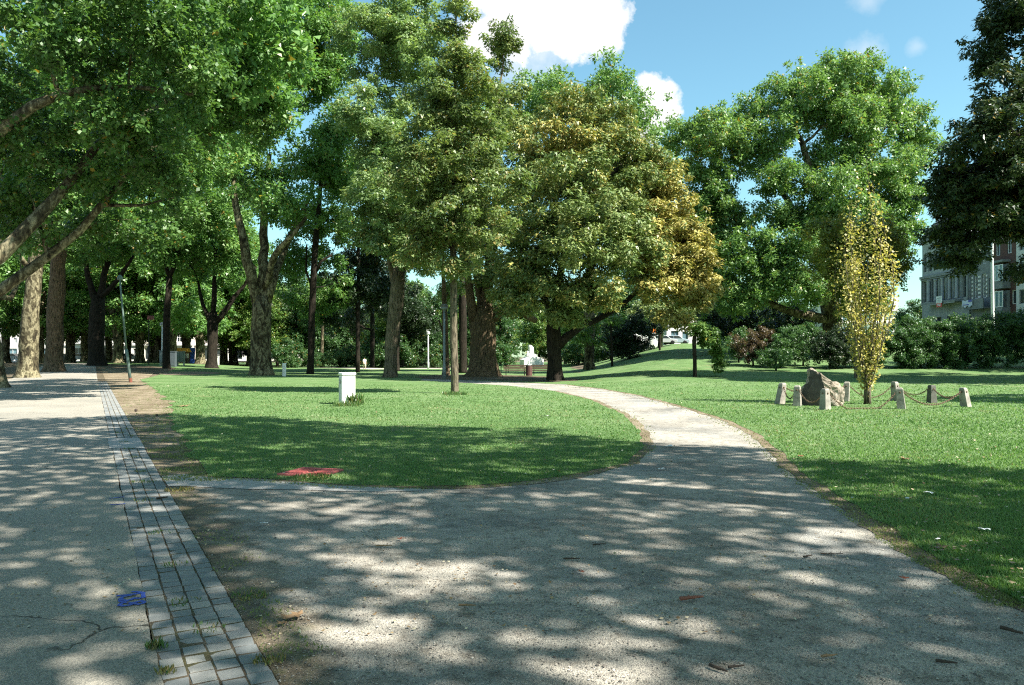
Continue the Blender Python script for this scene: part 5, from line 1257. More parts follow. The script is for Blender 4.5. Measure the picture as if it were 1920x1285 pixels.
def play_hut():
    d = 121.; g = at(343, d); k = d/F
    t = empty('play_hut', g); tag(t, 'small hut with an orange-yellow roof behind the grey cabinets', 'hut'); z = lambda py: CH+(HZ-py)*k-g.z
    w = 24*k
    for sx in (-1, 1):
        for sy in (-1, 1): MB().box((sx*w*.38, sy*.7, z(660)/2), (.1, .1, z(660))).build('post', M_BRICK, t)
    MB().prism([(-w/2, z(660.5)), (w/2, z(660.5)), (w*.3, z(653)), (-w*.3, z(653))], 'y', -1, 1).build('roof', flat('orange_canvas', (.75, .36, .06), .7), t, bevel=.03)
    MB().box((0, .5, z(667)), (w*.7, .06, z(662)-z(671))).build('back_panel', M_CREAM, t)
    g = at(361, d+2); t = empty('blue_panel', g); tag(t, 'blue tarpaulin panel leaning beside the orange-roofed hut', 'panel')
    MB().prism([(-.55, 0), (.30, 0), (.42, z(652)), (-.42, z(652))], 'y', -.06, .06).build('sheet', flat('blue_tarp', (.05, .13, .55), .5), t)
    MB().tube([(-.58, .1, 0), (-.44, .1, z(652))], .03, 6).build('frame', M_STEEL, t)
play_hut()
def orange_panel():
    d = 104.; g = at(1224, d); k = d/F; t = empty('info_column', g); tag(t, 'white column with an orange top panel left of the pale flared trunk', 'info column')
    MB().box((0, 0, 1.0), (.75, .3, 2.0)).build('body', M_WHITE, t, bevel=.03); MB().box((0, -.002, 2.28), (.76, .32, .55)).build('orange_top', flat('sign_orange', (.75, .20, .03), .5), t, bevel=.03)
    MB().box((-.1, -.16, 1.0), (.4, .02, 1.5)).build('poster', M_GREYR, t)
orange_panel()
def tent():
    d = 92.; g = at(1478, d); k = d/F; z = lambda py: CH+(HZ-py)*k-g.z; w = 30*k
    t = empty('market_tent', g); tag(t, 'little tent with a pale yellow roof peeping over the shrubbery', 'tent')
    MB().add([(-w/2,-.9,z(609)),(w/2,-.9,z(609)),(w/2,.9,z(609)),(-w/2,.9,z(609)),(0,0,z(600))], [(0,1,4),(1,2,4),(2,3,4),(3,0,4),(3,2,1,0)]).build('roof', flat('yellow_canvas', (.80, .62, .30), .8), t)
    MB().box((0, 0, z(614)), (w*.94, 1.7, z(609.5)-z(618))).build('valance', M_WHITE, t)
    for s in (-1, 1): MB().box((s*w*.45, -.8, z(612)/2), (.07, .07, z(612))).build('pole', M_STEEL, t)
    g = at(1451, d); t = empty('beach_flag', g); tag(t, 'blue upright flag left of the little tent', 'flag')
    MB().tube([(0,0,0),(0,0,z(605))], .03, 6).build('pole', M_STEEL, t)
    MB().prism([(.03, z(622)), (.42, z(619)), (.40, z(608)), (.2, z(604)), (.03, z(603.5))], 'y', -.015, .015).build('cloth', flat('blue_cloth', (.06, .14, .60), .7), t)
tent()

# ------------------------------------------------------------------ park furniture and monument
M_WOOD = flat('weathered_wood', (.085, .062, .042), .8, 0, .3, 8, .2, .2)
def bench():
    t = empty('park_bench', (0, 0, 0)); tag(t, 'x', 'bench', 'benches under the old plane')
    for z, y in ((.43, -.22), (.44, -.08), (.44, .06)): link('seat_slat', MB().box((0, y, z), (2.05, .12, .04)).mesh('seat_slat', M_WOOD, bevel=.006), t)
    for z, y in ((.58, .17), (.72, .20), (.86, .23)): link('back_slat', MB().box((0, y, z), (2.05, .035, .12)).mesh('back_slat', M_WOOD, bevel=.006), t)
    for s in (-1, 1):
        MB().box((s*.8, -.2, .2), (.06, .06, .44)).box((s*.8, -.03, .40), (.06, .42, .05)).tube([(s*.8, .12, 0), (s*.8, .17, .45), (s*.8, .26, .92)], .035, 6).build('leg', M_BLACK, t)
    return t
b1 = bench(); b1.location = G(966, 704.5); b1.rotation_euler = (0, 0, math.radians(2)); b1['label'] = 'slatted wooden bench left of the litter bin, beside the huge old trunk'
b2 = copy_tree(b1); b2.location = G(1018, 704.0); b2.rotation_euler = (0, 0, math.radians(-3)); b2['label'] = 'slatted wooden bench right of the litter bin, half behind the chestnut trunk'
def bin_():
    g = G(992, 706); t = empty('litter_bin', g); tag(t, 'dark wooden litter bin between the two benches', 'litter bin')
    me = MB().box((0, -.25, .48), (.10, .03, .85)).mesh('stave', M_BRICK)
    for k in range(14):
        o = link('stave', me, t); o.rotation_euler = (0, 0, k*2*math.pi/14)
    MB().lathe([(.27, .88), (.27, .93), (.21, .93), (.21, .88)], 16).build('rim', M_BLACK, t); MB().lathe([(.225, .05), (.225, .86)], 14).build('liner', M_BLACK, t)
bin_()
def rack():
    g = G(937, 699); t = empty('bike_rack', g); tag(t, 'green tubular metal stand left of the benches', 'metal stand'); m = flat('green_paint', (.04, .16, .07), .4)
    for x in (-.65, .2):
        MB().tube([(x,0,0),(x,0,.8),(x+.08,0,.9),(x+.62,0,.9),(x+.70,0,.8),(x+.70,0,0)], .03, 8).build('hoop', m, t, smooth=True)
    MB().tube([(-.62,.02,.1),(.02,.02,.8)], .022, 6).build('brace', m, t); MB().tube([(.25,.02,.8),(.85,.02,.1)], .022, 6).build('brace', m, t)
rack()
def monument():
    g = G(997, 688.5); k = g.y/F*1.12; X = lambda px: (px-997)*k; Z = lambda py: (688.5-py)*k
    t = empty('monument', g, math.radians(22)); tag(t, 'white stone monument with a broken upright shaft on a gabled base, beyond the benches', 'monument')
    m = flat('white_stone', (.80, .80, .77), .8, 0, .06, 3, .2, .2)
    MB().prism([(X(979), -.1), (X(1015), -.1), (X(1015), Z(675.5)), (X(1003), Z(671)), (X(990), Z(671)), (X(979), Z(676))], 'y', -.9, .9).build('base', m, t, bevel=.04)
    MB().box(((X(990.5)+X(1003))/2, 0, Z(669)), (X(1003)-X(990.5), 1.0, Z(667)-Z(671)+.02)).build('plinth', m, t, bevel=.02)
    MB().prism([(X(991.5), Z(667.2)), (X(999.5), Z(667.2)), (X(999), Z(656)), (X(995.5), Z(652.5)), (X(991), Z(651.5)), (X(992), Z(660))], 'y', -.4, .4).build('shaft', m, t, bevel=.05)
    MB().lathe([(.08, 0), (.2, .15), (.22, .4), (.14, .6), (.17, .75), (.12, .92), (.02, .98)], 10, (X(989), -.1, Z(671.5))).build('figure', m, t, smooth=True)
monument()
def iron_fence():
    a, b = at(735, 117), at(905, 117); t = empty('iron_fence', a); tag(t, 'black iron fence before the woodland at the back of the lawn', 'fence')
    L = b-a; n = 9
    pm = MB().box((0, 0, .8), (.09, .09, 1.6)).mesh('post', M_BLACK)
    for i in range(n): link('post', pm, t, L*i/(n-1))
    for z in (.35, 1.35): MB().box(L/2+Vector((0, 0, z)), (L.length, .05, .05)).build('rail', M_BLACK, t)
    pk = MB().box((0, 0, .75), (.03, .03, 1.45)).mesh('picket', M_BLACK)
    for i in range(80): link('picket', pk, t, L*(i+.5)/80)
iron_fence()

# ------------------------------------------------------------------ stone, bollards and chains
M_BOLL = flat('bollard_concrete', (.27, .25, .215), .9, 0, .38, 5, .2, .5)
M_BOLLD = flat('dark_bollard_concrete', (.10, .10, .085), .9, 0, .25, 7, .2, .4)  # darker concrete for a single post
M_CHAIN = flat('rusty_chain', (.14, .095, .06), .75, .3, .25, 20)
BOLL = {}
def bollards():
    spec = [(1,1462,757.5,718,.0,8,'leaning concrete post at the left end of the chained ring',M_BOLL,25),(2,1495,761.5,723,0,0,'upright concrete post second from the left, before the carved stone',M_BOLL,-30),(3,1547,768.5,729,0,0,'front concrete post standing before the right half of the stone',M_BOLL,28),(4,1585,753,716,0,5,'concrete post behind the right end of the stone',M_BOLL,-30),
            (5,1680,752,716,0,-4,'concrete post just behind the one right of the yellow tree',M_BOLL,28),(6,1690,767,727,0,-5,'front concrete post right of the yellow tree',M_BOLL,-28),(7,1747,756,722,0,0,'dark post at the back of the ring',M_BOLLD,10),(8,1811,763,727,0,-9,'concrete post leaning left at the right end of the chained ring',M_BOLL,30)]
    for i, px, py, top, _, lean, lab, m, rz in spec:
        g = G(px, py); k = g.y/F; h = (py-top)*k
        t = empty('bollard', g, math.radians(rz)); tag(t, lab, 'bollard', 'concrete posts round the stone')
        th = math.radians(lean); sx = math.sin(th)
        def lv(z, w): return [(sx*z*math.cos(math.radians(rz))+x*w, -sx*z*math.sin(math.radians(rz))+y*w, z) for x, y in ((-1,-1),(1,-1),(1,1),(-1,1))]
        w0, w1 = .135, .095
        vs = lv(-.15, w0) + lv(h-.05, w1) + lv(h, w1*.72)
        mb = MB().add(vs, [(3,2,1,0)] + [(a, (a+1) % 4, 4+(a+1) % 4, 4+a) for a in range(4)] + [(4+a, 4+(a+1) % 4, 8+(a+1) % 4, 8+a) for a in range(4)] + [(8,9,10,11)])
        mb.build('shaft', m, t, bevel=.012)
        c = Vector((sx*h*.78*math.cos(math.radians(rz)), -sx*h*.78*math.sin(math.radians(rz)), h*.78))
        MB().box(c, (.05, .24, .05)).box(c, (.24, .05, .05)).build('eyelet', M_CHAIN, t, bevel=.01)
        BOLL[i] = g + Vector((sx*h*.78, 0, h*.78))
bollards()
def chain(a, b, sag, lab):
    A, B = BOLL[a], BOLL[b]; d = (B-A); L = d.length; u = Vector((d.x, d.y, 0)).normalized()
    A = A + u*.13; B = B - u*.13; L = (B-A).length
    n = int(L*1.12/.055); mb = MB(); pts = []
    for i in range(n+1):
        s = i/n; p = A.lerp(B, s); p.z = max(p.z - sag*4*s*(1-s), float(gz(p.x, p.y)) + .03); pts.append(p)
    for i in range(n):
        p, q = pts[i], pts[i+1]; t = (q-p).normalized(); c = (p+q)/2; side = t.cross(Vector((0, 0, 1))).normalized(); up = side.cross(t)
        w = side if i % 2 else up; hl = (q-p).length*.72
        ring = [c + t*(hl*math.cos(a_)) + w*(.026*math.sin(a_)) for a_ in np.linspace(0, 2*math.pi, 8, endpoint=False)]
        nn = t.cross(w)
        vs, fs = [], []
        for j, r in enumerate(ring):
            o = (r-c).normalized(); vs += [r + o*.009, r + nn*.009, r - o*.009, r - nn*.009]
        for j in range(8):
            k2 = (j+1) % 8
            for e in range(4): fs.append((j*4+e, j*4+(e+1) % 4, k2*4+(e+1) % 4, k2*4+e))
        mb.add(vs, fs)
    o = mb.build('chain', M_CHAIN); tag(o, lab, 'chain', 'rusty chains between the posts')
chain(1, 2, .33, 'rusty chain hanging between the two left posts'); chain(2, 3, .34, 'rusty chain sagging before the carved stone'); chain(3, 6, .62, 'rusty chain from the front post past the yellow tree, touching the grass')
chain(1, 4, .30, 'rusty chain running behind the stone'); chain(4, 5, .42, 'rusty chain behind the yellow tree'); chain(6, 8, .40, 'thick-looking rusty chain rising to the leaning post at the right end')
chain(5, 7, .26, 'rusty chain ending at the dark post from the left'); chain(7, 8, .24, 'rusty chain from the dark post to the right end')
def stone():
    g = G(1543, 762); g.y += .35; k = g.y/F; g = Vector(((1543-CX)*k, g.y, 0))
    t = empty('standing_stone', g); tag(t, 'rough brown boulder with a smooth dark inscription face inside the chained ring', 'stone')
    bm = bmesh.new(); bmesh.ops.create_icosphere(bm, subdivisions=5, radius=1.0)
    def prof(x):  # top height over local x
        return np.interp(x, [-.72, -.6, -.45, -.3, -.12, .05, .2, .45, .62, .72], [.85, 1.02, 1.24, 1.22, 1.02, .95, .84, .82, .76, .70])
    for v in bm.verts:
        c = v.co; 
        sx = math.copysign(abs(c.x)**.6, c.x); sy = math.copysign(abs(c.y)**.62, c.y); sz = math.copysign(abs(c.z)**.6, c.z)
        x = sx*.70; y = sy*.42*(1 - .12*sz); z = (sz*.5+.5)*float(prof(x))*1.02 - .12
        n = mnoise.noise(Vector((x*2.2, y*2.2, z*2.2)))*.10 + mnoise.noise(Vector((x*6, y*6, z*6)))*.05 + mnoise.noise(Vector((x*15, y*15, z*15)))*.035 + round(mnoise.noise(Vector((x*4, y*4, z*4)))*4)*.022
        r = abs(mnoise.noise(Vector((x*3.5+4, y*3.5, z*3.5))))*.10
        d = Vector((x, y, (z-.4)*.8)).normalized(); p = Vector((x, y, z)) + d*(n - r + .03)
        v.co = p
    # the dressed face, turned to the left front
    nrm_ = Vector((-.72, -.69, .02)).normalized(); d0 = .40
    for v in bm.verts:
        s = v.co.dot(nrm_) - d0
        if s > 0: v.co -= nrm_*s*.93
    me = bpy.data.meshes.new('boulder'); bm.to_mesh(me); bm.free()
    m, N, L, b = new_mat('boulder_rock'); v = obj_coord(N, L); n1 = noise(N, L, 5, 7, .68, v, .3); n2 = noise(N, L, 1.6, 3, .5, v)
    r = ramp(N, [(.3, (.07, .055, .04)), (.45, (.20, .17, .13)), (.6, (.31, .27, .215)), (.75, (.44, .42, .38))]); L.new(n1.outputs['Fac'], r.inputs[0])
    gn = N.new('ShaderNodeNewGeometry'); dp = N.new('ShaderNodeVectorMath'); dp.operation = 'DOT_PRODUCT'; L.new(gn.outputs['True Normal'], dp.inputs[0]); dp.inputs[1].default_value = nrm_
    fr = ramp(N, [(.955, (0, 0, 0)), (.985, (1, 1, 1))]); L.new(dp.outputs['Value'], fr.inputs[0])
    dk = ramp(N, [(.3, (.045, .04, .035)), (.7, (.10, .09, .08))]); L.new(n1.outputs['Fac'], dk.inputs[0])
    L.new(mixc(N, L, fr.outputs[0], r.outputs[0], dk.outputs[0]), b.inputs['Base Color']); b.inputs['Roughness'].default_value = .9; b.inputs['Specular IOR Level'].default_value = .2
    bump(N, L, b, n1.outputs['Fac'], .6, .03); me.materials.append(m); t.scale = (.92, .95, 1.06); link('boulder', me, t)
stone()

# ------------------------------------------------------------------ flat things on the ground
def hatch():
    P4 = [G(536, 889), G(584, 877), G(629, 886)]; a, b, c = P4; d = a + c - b; ctr = (a+c)/2
    ang = math.atan2((b-a).y, (b-a).x); s = (b-a).length
    t = empty('hatch_cover', Vector((ctr.x, ctr.y, -.045)), ang); tag(t, 'faded red square inspection cover lying in the lawn edge', 'hatch cover')
    m = flat('faded_red_paint', (.44, .115, .105), .75, 0, .35, 9, .3, .2); m2 = flat('worn_red_paint', (.36, .10, .095), .8, 0, .4, 14, .3, .2)
    fm = MB()
    for x in (-1, 1): fm.box((x*(s/2-.03), 0, .03), (.06, s, .09))
    for y in (-1, 1): fm.box((0, y*(s/2-.03), .028), (s-.12, .06, .09))
    fm.build('frame', m, t, bevel=.006)
    for y in (-1, 1):
        lid = MB().box((0, y*(s/4-.018), .02), (s-.14, s/2-.09, .07)).build('lid', m2, t, bevel=.006)
        for k in range(5): MB().box((-(s/2-.14)+(s-.28)*k/4, y*(s/4-.018), .062), (.035, s/2-.14, .014)).build('rib', m, lid)
hatch()
def paint_marks():
    m, N, L, b = new_mat('blue_spray_paint'); v = world_coord(N, L); n1 = noise(N, L, 70, 4, .7, v); n2 = noise(N, L, 9, 3, .6, v)
    r = ramp(N, [(.34, (.20, .20, .19)), (.43, (.05, .10, .42)), (.7, (.04, .09, .50))]); mm = mixc(N, L, .35, n1.outputs['Fac'], n2.outputs['Fac']); L.new(mm, r.inputs[0]); L.new(r.outputs[0], b.inputs['Base Color']); b.inputs['Roughness'].default_value = .85
    bump(N, L, b, n1.outputs['Fac'], .5, .015)
    def stroke(name, lab, lines, w):
        mb = MB()
        for pl in lines:
            pts = [G(*p) for p in pl]
            for i in range(len(pts)-1):
                a, b = pts[i], pts[i+1]; u = (b-a).normalized(); n = Vector((-u.y, u.x, 0))*w/2; e = u*w*.3; z = Vector((0, 0, .004+.0004*i))
                mb.add([a-e-n+z, b+e-n+z, b+e+n+z, a-e+n+z], [(0,1,2,3)])
        o = mb.build(name, m); tag(o, lab, 'paint mark')
    k = lambda x, y: (180 + x*140/1920., 1090 + y*90/1234.)
    stroke('paint_mark', 'blue sprayed figures on the asphalt beside the sett strip',
      [[k(560,385),k(800,365),k(1000,335),k(1230,310)], [k(950,280),k(1080,285),k(1230,312)],
       [k(1210,330),k(1225,430),k(1100,455),k(980,450),k(900,490),k(800,515),k(680,505),k(630,470),k(700,420),k(830,395),k(1000,370)],
       [k(600,640),k(640,590),k(740,555),k(900,580),k(1020,560),k(1150,525),k(1240,545),k(1220,585),k(1100,615),k(950,600),k(850,645),k(700,665),k(600,640)], [k(620,470),k(640,540),k(720,545)], [k(900,570),k(940,610)]], .026)
    stroke('paint_mark', 'first of two short blue sprayed lines by the sett strip', [[(206,935),(218,934),(231,932.5)]], .03)
    stroke('paint_mark', 'second blue sprayed line, slightly nearer, by the sett strip', [[(208,947),(220,946.5),(233,945.5)]], .028)
paint_marks()
M_LEAFB = flat('dry_leaf', (.22, .14, .075), .8, 0, .3, 20); M_LEAFR = flat('red_leaf', (.26, .075, .035), .7, 0, .3, 20); M_PAPER = flat('paper', (.70, .72, .72), .7, 0, .08, 9); M_TWIG = flat('twig_bark', (.055, .04, .03), .9, 0, .3, 20)
def star_leaf(label, px, py, size, m, seed, rz):
    rr = random.Random(seed); g = G(px, py); n = 10; vs = [(0, 0, .012)]
    for i in range(n):
        a = 2*math.pi*i/n; r = size*(.5 if i % 2 == 0 else .24)*rr.uniform(.8, 1.15); vs.append((r*math.cos(a), r*math.sin(a), .012 + rr.uniform(.0, .28)*r))
    fs = [(0, 1+i, 1+(i+1) % n) for i in range(n)]
    mb = MB().add(vs, fs); mb.tube([(0, 0, .012), (-size*.4, -.02, .02), (-size*.7, .02, .012)], [.003, .0025, .002], 5)
    o = mb.build('fallen_leaf', m, None, g); o.rotation_euler = (0, 0, rz); tag(o, label, 'leaf', 'fallen leaves on the ground')
for i, (px, py, s, m, lab) in enumerate([(540,1162,.15,M_LEAFB,'large dry star-shaped plane leaf by the sett strip'),(558,1156,.13,M_LEAFB,'curled dry plane leaf just behind the star-shaped one'),(527,1172,.07,M_LEAFB,'small dry leaf left of the star-shaped one'),(750,1013,.07,M_LEAFR,'orange-brown leaf in a sunny patch of gravel'),(1091,1075,.06,M_LEAFR,'small orange leaf in the middle of the gravel'),
    (1764,1030,.16,M_LEAFB,'brown leaf on the shaded right lawn'),(1696,862,.22,M_LEAFB,'tan leaf on the sunlit right lawn'),(1563,872,.15,M_LEAFB,'tan leaf near the edge of the right lawn'),(1500,857,.15,M_LEAFR,'reddish leaf where path and right lawn meet'),(1698,1087,.09,M_LEAFR,'reddish leaf on the gravel by the right lawn'),(600,898,.12,M_LEAFB,'pale leaf on the concrete channel right of the red cover'),(342,763,.45,M_LEAFB,'big tan leaf on the bare earth left of the lawn')]):
    star_leaf(lab, px, py, s, m, i, i*1.3)
def scrap(label, px, py, w, h, rz, m=M_PAPER, name='paper_scrap', cat='litter'):
    w *= .8; h *= .7
    g = G(px, py); rr = random.Random(int(px)); mb = MB(); nx = 4
    vs = []; fs = []
    for i in range(nx+1):
        for j in range(3): vs.append((w*(i/nx-.5)*rr.uniform(.85, 1), h*(j/2-.5)*rr.uniform(.8, 1), .015 + rr.uniform(0, .35)*h))
    for i in range(nx):
        for j in range(2): fs.append((i*3+j, (i+1)*3+j, (i+1)*3+j+1, i*3+j+1))
    o = mb.add(vs, fs).build(name, m, None, g + Vector((0, 0, .03 if inside(far_lawn, np.array([g.x]), np.array([g.y]))[0] else 0))); o.rotation_euler = (0, 0, rz); tag(o, label, cat, 'scraps of litter')
scrap('crumpled white paper on the shaded right lawn, largest of the scraps', 1743, 933, .15, .11, .3); scrap('small white scrap left of the crumpled paper on the right lawn', 1700, 943, .10, .07, .8); scrap('tiny white scrap at the edge of the right lawn', 1598, 941, .05, .05, 0)
scrap('pale crumpled wrapper nearest the right border on the lawn', 1845, 1003, .13, .08, -.4); scrap('white scrap beside the brown leaf on the right lawn', 1758, 1021, .06, .04, .4)
scrap('bluish white paper lying on the path bend', 1257, 839, .22, .12, .2); scrap('white scrap at the tip of the lawn by the path bend', 1239, 882, .15, .08, .5); scrap('pale wrapper on the dark gravel near the channel', 495, 984, .10, .035, .1); scrap('white scrap on the sunny part of the island lawn', 1023, 782, .30, .14, 0)
def twig(label, px, py, L, rz, r=.007, m=M_TWIG):
    g = G(px, py); rr = random.Random(int(px*3)); pts = [(L*(t-.5), rr.uniform(-.06, .06)*L, r + rr.uniform(0, .03)*L) for t in (0, .3, .6, 1)]
    mb = MB().tube(pts, [r, r*.9, r*.75, r*.45], 6); mb.tube([pts[1], (pts[1][0]+L*.2, pts[1][1]+L*.16, r*1.5)], [r*.6, r*.3], 5)
    o = mb.build('twig', m, None, g); o.rotation_euler = (0, 0, rz); tag(o, label, 'twig', 'twigs on the paths')
M_STRIP = flat('red_bark', (.24, .085, .055), .8, 0, .3, 20)
for px, py, L, rz, r, m, lab in [(1297,1125,.17,.35,.014,M_STRIP,'reddish strip of bark on the gravel right of centre'),(1072,1050,.13,.05,.008,M_TWIG,'dark stick in the middle of the gravel'),(876,1137,.11,0,.008,M_LEAFB,'light brown twig at the foot of a sunny patch'),(1347,1257,.11,-.9,.010,M_TWIG,'dark curved twig near the bottom border'),(1897,1186,.12,-1,.012,M_TWIG,'stout dark twig near the right border'),
    (304,936,.13,.9,.014,M_TWIG,'dark stick lying on the sett strip'),(1124,1022,.12,.3,.006,M_TWIG,'thin twig behind the dark stick'),(1560,1040,.18,.1,.006,M_TWIG,'thin twig in a sunny patch near the right lawn'),(1515,1045,.10,.6,.009,M_TWIG,'short twig left of the thin one near the right lawn'),(720,1025,.14,.1,.007,M_LEAFB,'tan twig on the gravel left of centre'),(1380,1252,.09,.2,.007,M_TWIG,'thin twig near the bottom border, right of the curved one'),(1555,1232,.1,.3,.008,M_LEAFB,'tan bark bit near the bottom right'),(1775,1245,.1,-.3,.009,M_TWIG,'dark bark bit in the bottom right corner')]:
    twig(lab, px, py, L, rz, r, m)
def ball(label, px, py, r):
    g = G(px, py); o = MB().lathe([(r*.3, 0), (r*.85, r*.35), (r, r), (r*.8, r*1.6), (r*.3, r*1.95)], 10).build('conker', M_TWIG, None, g, True); tag(o, label, 'conker', 'dark conkers')
ball('dark conker on the sunlit asphalt near the sett strip', 255, 772, .045); ball('dark conker at the right edge of the sett strip', 294, 781, .035)

# pebbles and specks: countless
def scatter_pebbles():
    rng = np.random.default_rng(4); n = 26000
    d = 1/rng.uniform(1/16., 1/3.5, n); u = rng.uniform(-.45, .70, n); X, Y = u*d, d
    k = inside(gravel_poly, X, Y); X, Y = X[k], Y[k]; n = len(X)
    s = np.exp(rng.normal(math.log(.0042), .42, n)); s = np.minimum(s, .014)
    base = np.array([(1,0,0),(0,1,0),(-1,0,0),(0,-1,0),(0,0,.8),(0,0,-.5)], float)
    V = base[None]*rng.uniform(.6, 1.25, (n, 6, 3))*s[:, None, None]; th = rng.uniform(0, 6.28, n); c, sn = np.cos(th)[:, None], np.sin(th)[:, None]
    x = V[:, :, 0]*c - V[:, :, 1]*sn; y = V[:, :, 0]*sn + V[:, :, 1]*c
    V = np.stack([x + X[:, None], y + Y[:, None], V[:, :, 2] + (-.006 + s*.25)[:, None]], 2).reshape(-1, 3)
    f = np.array([(0,1,4),(1,2,4),(2,3,4),(3,0,4)]); Fc = (f[None] + (np.arange(n)*6)[:, None, None]).reshape(-1)
    me = bpy.data.meshes.new('pebbles'); me.vertices.add(len(V)); me.vertices.foreach_set('co', V.ravel()); me.loops.add(len(Fc)); me.loops.foreach_set('vertex_index', Fc)
    me.polygons.add(n*4); me.polygons.foreach_set('loop_start', np.arange(n*4)*3); me.update(calc_edges=True)
    at_ = me.attributes.new('leaf_var', 'FLOAT', 'FACE'); at_.data.foreach_set('value', np.repeat(rng.random(n), 4).astype(np.float32))
    m, N, L, b = new_mat('pebble'); a = N.new('ShaderNodeAttribute'); a.attribute_name = 'leaf_var'
    r = ramp(N, [(0, (.08, .07, .06)), (.4, (.17, .155, .135)), (.85, (.30, .275, .235)), (1, (.44, .42, .38))]); L.new(a.outputs['Fac'], r.inputs[0]); L.new(r.outputs[0], b.inputs['Base Color']); b.inputs['Roughness'].default_value = .85
    me.materials.append(m); tag(link('pebbles', me), kind='stuff')
scatter_pebbles()
def litter_specks():
    rng = np.random.default_rng(8); n = 5200
    d = 1/rng.uniform(1/55., 1/4.5, n); u = rng.uniform(-.66, .70, n); X, Y = u*d, d
    on = inside(island, X, Y) | inside(far_lawn, X, Y); gr = inside(gravel_poly, X, Y) | (X < XL(Y))
    k = (on & (rng.random(n) < .40)) | (gr & (rng.random(n) < .55)); X, Y, on = X[k], Y[k], on[k]; n = len(X)
    D = np.hypot(X, Y); s = rng.uniform(.018, .045, n) + .0006*D; s[~on] *= .7
    Pn = np.stack([X, Y, gz(X, Y) + np.where(on, .035, .008)], 1); A = rng.normal(0, 1, (n, 3))*np.array([1, 1, .15]); Nn = rng.normal(0, .3, (n, 3)) + np.array([0, 0, 1])
    me = leaf_mesh('leaf_litter', Pn, A, Nn, s, s*.7, rng.random(n), np.zeros(n), leaf_mat('litter_leaves', (.14, .08, .04), (.26, .19, .10), (.55, .50, .36), trans=.1))
    tag(link('leaf_litter', me), kind='stuff')
litter_specks()
# weeds: taller tufts round the cabinet, at trunk feet and in the strip joints
M_WEED = leaf_mat('weed_leaves', (.035, .085, .02), (.075, .15, .04), (.14, .21, .08), aut=(.26, .20, .08))
def tuft(label, px, py, R, h, n, aut=.1, name='weed_tuft', loc=None, group='weeds'):
    g = loc or G(px, py); rng = np.random.default_rng(int(px*7+py)); th = rng.uniform(0, 6.28, n); r = R*np.sqrt(rng.random(n))
    Pn = np.stack([r*np.cos(th), r*np.sin(th)*.8, np.zeros(n)], 1); A = np.stack([rng.normal(0, .35, n), rng.normal(0, .35, n), np.ones(n)], 1); Nn = rng.normal(0, 1, (n, 3))*np.array([1, 1, .1]); S = h*rng.uniform(.45, 1.1, n)
    o = link(name, leaf_mesh(name, Pn, A, Nn, S, S*.13+.006, rng.random(n), (rng.random(n) < aut)*rng.uniform(.5, 1, n), M_WEED), None, g); tag(o, label, 'weeds', group)
tuft('long grass round the foot of the white cabinet', 650, 762, .45, .20, 300, .15); tuft('taller seeding grass at the right side of the white cabinet', 668, 759, .28, .48, 110, .2)
tuft('tuft of grass at the foot of the slim lime tree', 853, 741, .55, .20, 300, .1); tuft('green weed in the joint between asphalt and setts', 294, 1216, .055, .06, 60, .15); tuft('withered weed in the strip joint at the bottom border', 312, 1262, .05, .045, 45, .95); tuft('dry grass clump where channel meets the sett strip', 335, 921, .18, .06, 120, .9); tuft('mossy clump beside the sett strip', 470, 1120, .12, .035, 110, .7); tuft('brown grass clump beside the lowest setts', 505, 1240, .09, .035, 90, .85)
tuft('grass hiding the near corner of the red cover', 585, 898, .26, .075, 320, .1); tuft('leafy weeds under the mottled trunk near the hut', 367, 681, .9, .7, 160, .2)
def joint_weeds():
    rng = np.random.default_rng(77); Ps = []
    for px, py in [(238,805),(247,818),(243,842),(252,858),(262,885),(278,905),(256,905),(225,812),(232,830),(300,1000),(345,1130),(268,940),(330,1060),(390,1180)]:
        g = G(px, py); n = 34; th = rng.uniform(0, 6.28, n); r = .10*np.sqrt(rng.random(n)); Ps.append(np.stack([g.x + r*np.cos(th), g.y + r*np.sin(th), np.full(n, .0)], 1))
    Pn = np.concatenate(Ps); n = len(Pn); A = np.stack([rng.normal(0, .4, n), rng.normal(0, .4, n), np.ones(n)], 1); S = rng.uniform(.018, .04, n)
    o = link('joint_weeds', leaf_mesh('joint_weeds', Pn, A, rng.normal(0, 1, (n, 3)), S, S*.3, rng.random(n), (rng.random(n) < .35)*.8, M_WEED)); tag(o, kind='stuff')
joint_weeds()
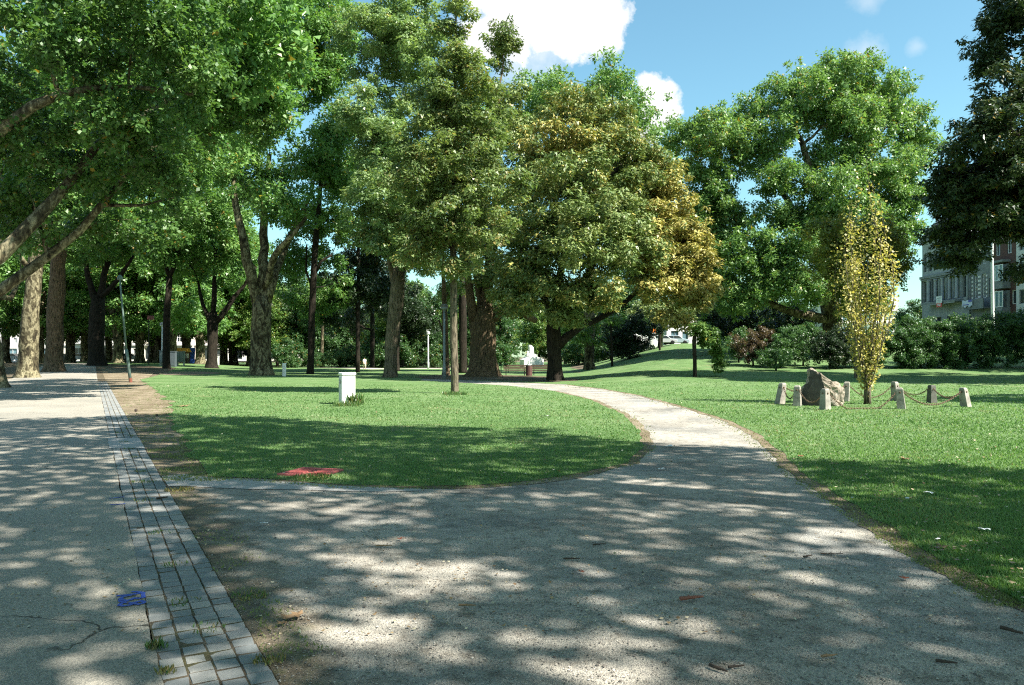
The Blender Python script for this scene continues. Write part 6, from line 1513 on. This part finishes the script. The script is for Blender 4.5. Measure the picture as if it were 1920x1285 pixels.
# distant side weeds along trunk feet
# ------------------------------------------------------------------ the walker
def walker():
    g = G(683.5, 692.5); s = (692.5-671)*g.y/F/1.72
    M_SKIN = flat('skin', (.45, .28, .20), .6); M_SHIRT = flat('white_shirt', (.80, .80, .78), .8); M_TR = flat('beige_trousers', (.42, .36, .27), .8); M_HAIR = flat('dark_hair', (.03, .022, .018), .6)
    t = empty('person', g); tag(t, 'person in a white shirt and beige trousers walking on the far path', 'person')
    def skin(name, vs, es, rs, mat, parent):
        me = bpy.data.meshes.new(name); me.from_pydata([tuple(Vector(v)*s) for v in vs], es, []); o = link(name, me, parent)
        o.modifiers.new('skin', 'SKIN')
        for i, r in enumerate(rs): me.skin_vertices[0].data[i].radius = (r[0]*s, r[1]*s) if isinstance(r, tuple) else (r*s, r*s)
        me.skin_vertices[0].data[0].use_root = True
        u = o.modifiers.new('sub', 'SUBSURF'); u.levels = u.render_levels = 2; me.materials.append(mat); return o
    V = [(0,0,.95),(0,0,1.15),(0,-.01,1.38),(0,-.01,1.47),(0,-.03,1.57),(0,-.035,1.66),
         (.09,0,.90),(.10,-.16,.50),(.10,-.12,.08),(.10,-.26,.03), (-.09,0,.90),(-.10,.10,.50),(-.10,.26,.14),(-.10,.17,.04),
         (.17,0,1.39),(.23,.08,1.12),(.24,.0,.88),(.24,-.05,.78), (-.17,0,1.39),(-.23,-.06,1.12),(-.23,-.18,.92),(-.23,-.22,.83), (0,-.115,1.595)]
    E = [(0,1),(1,2),(2,3),(3,4),(4,5),(0,6),(6,7),(7,8),(8,9),(0,10),(10,11),(11,12),(12,13),(2,14),(14,15),(15,16),(16,17),(2,18),(18,19),(19,20),(20,21),(4,22)]
    R = [.13,.13,.14,.055,.085,.07,.085,.06,.04,.035,.085,.06,.04,.035,.06,.045,.033,.035,.06,.045,.033,.035,.02]
    b = skin('body', V, E, R, M_SKIN, t)
    skin('shirt', [(0,0,.92),(0,0,1.15),(0,-.01,1.40),(.18,0,1.40),(.235,.08,1.13),(-.18,0,1.40),(-.235,-.06,1.13)], [(0,1),(1,2),(2,3),(3,4),(2,5),(5,6)], [.20,.19,.19,.10,.085,.10,.085], M_SHIRT, t)
    skin('trousers', [(0,0,.97),(.095,0,.88),(.10,-.16,.50),(.10,-.12,.10),(-.095,0,.88),(-.10,.10,.50),(-.10,.26,.16)], [(0,1),(1,2),(2,3),(0,4),(4,5),(5,6)], [.17,.13,.10,.075,.13,.10,.075], M_TR, t)
    skin('hair', [(0,-.0,1.70),(0,.05,1.62),(0,.055,1.56)], [(0,1),(1,2)], [.09,.075,.05], M_HAIR, t)
    t.rotation_euler = (0, 0, .5)
walker()
print('leaves', TOT, 'tris', sum(len(m.polygons) for m in bpy.data.meshes))
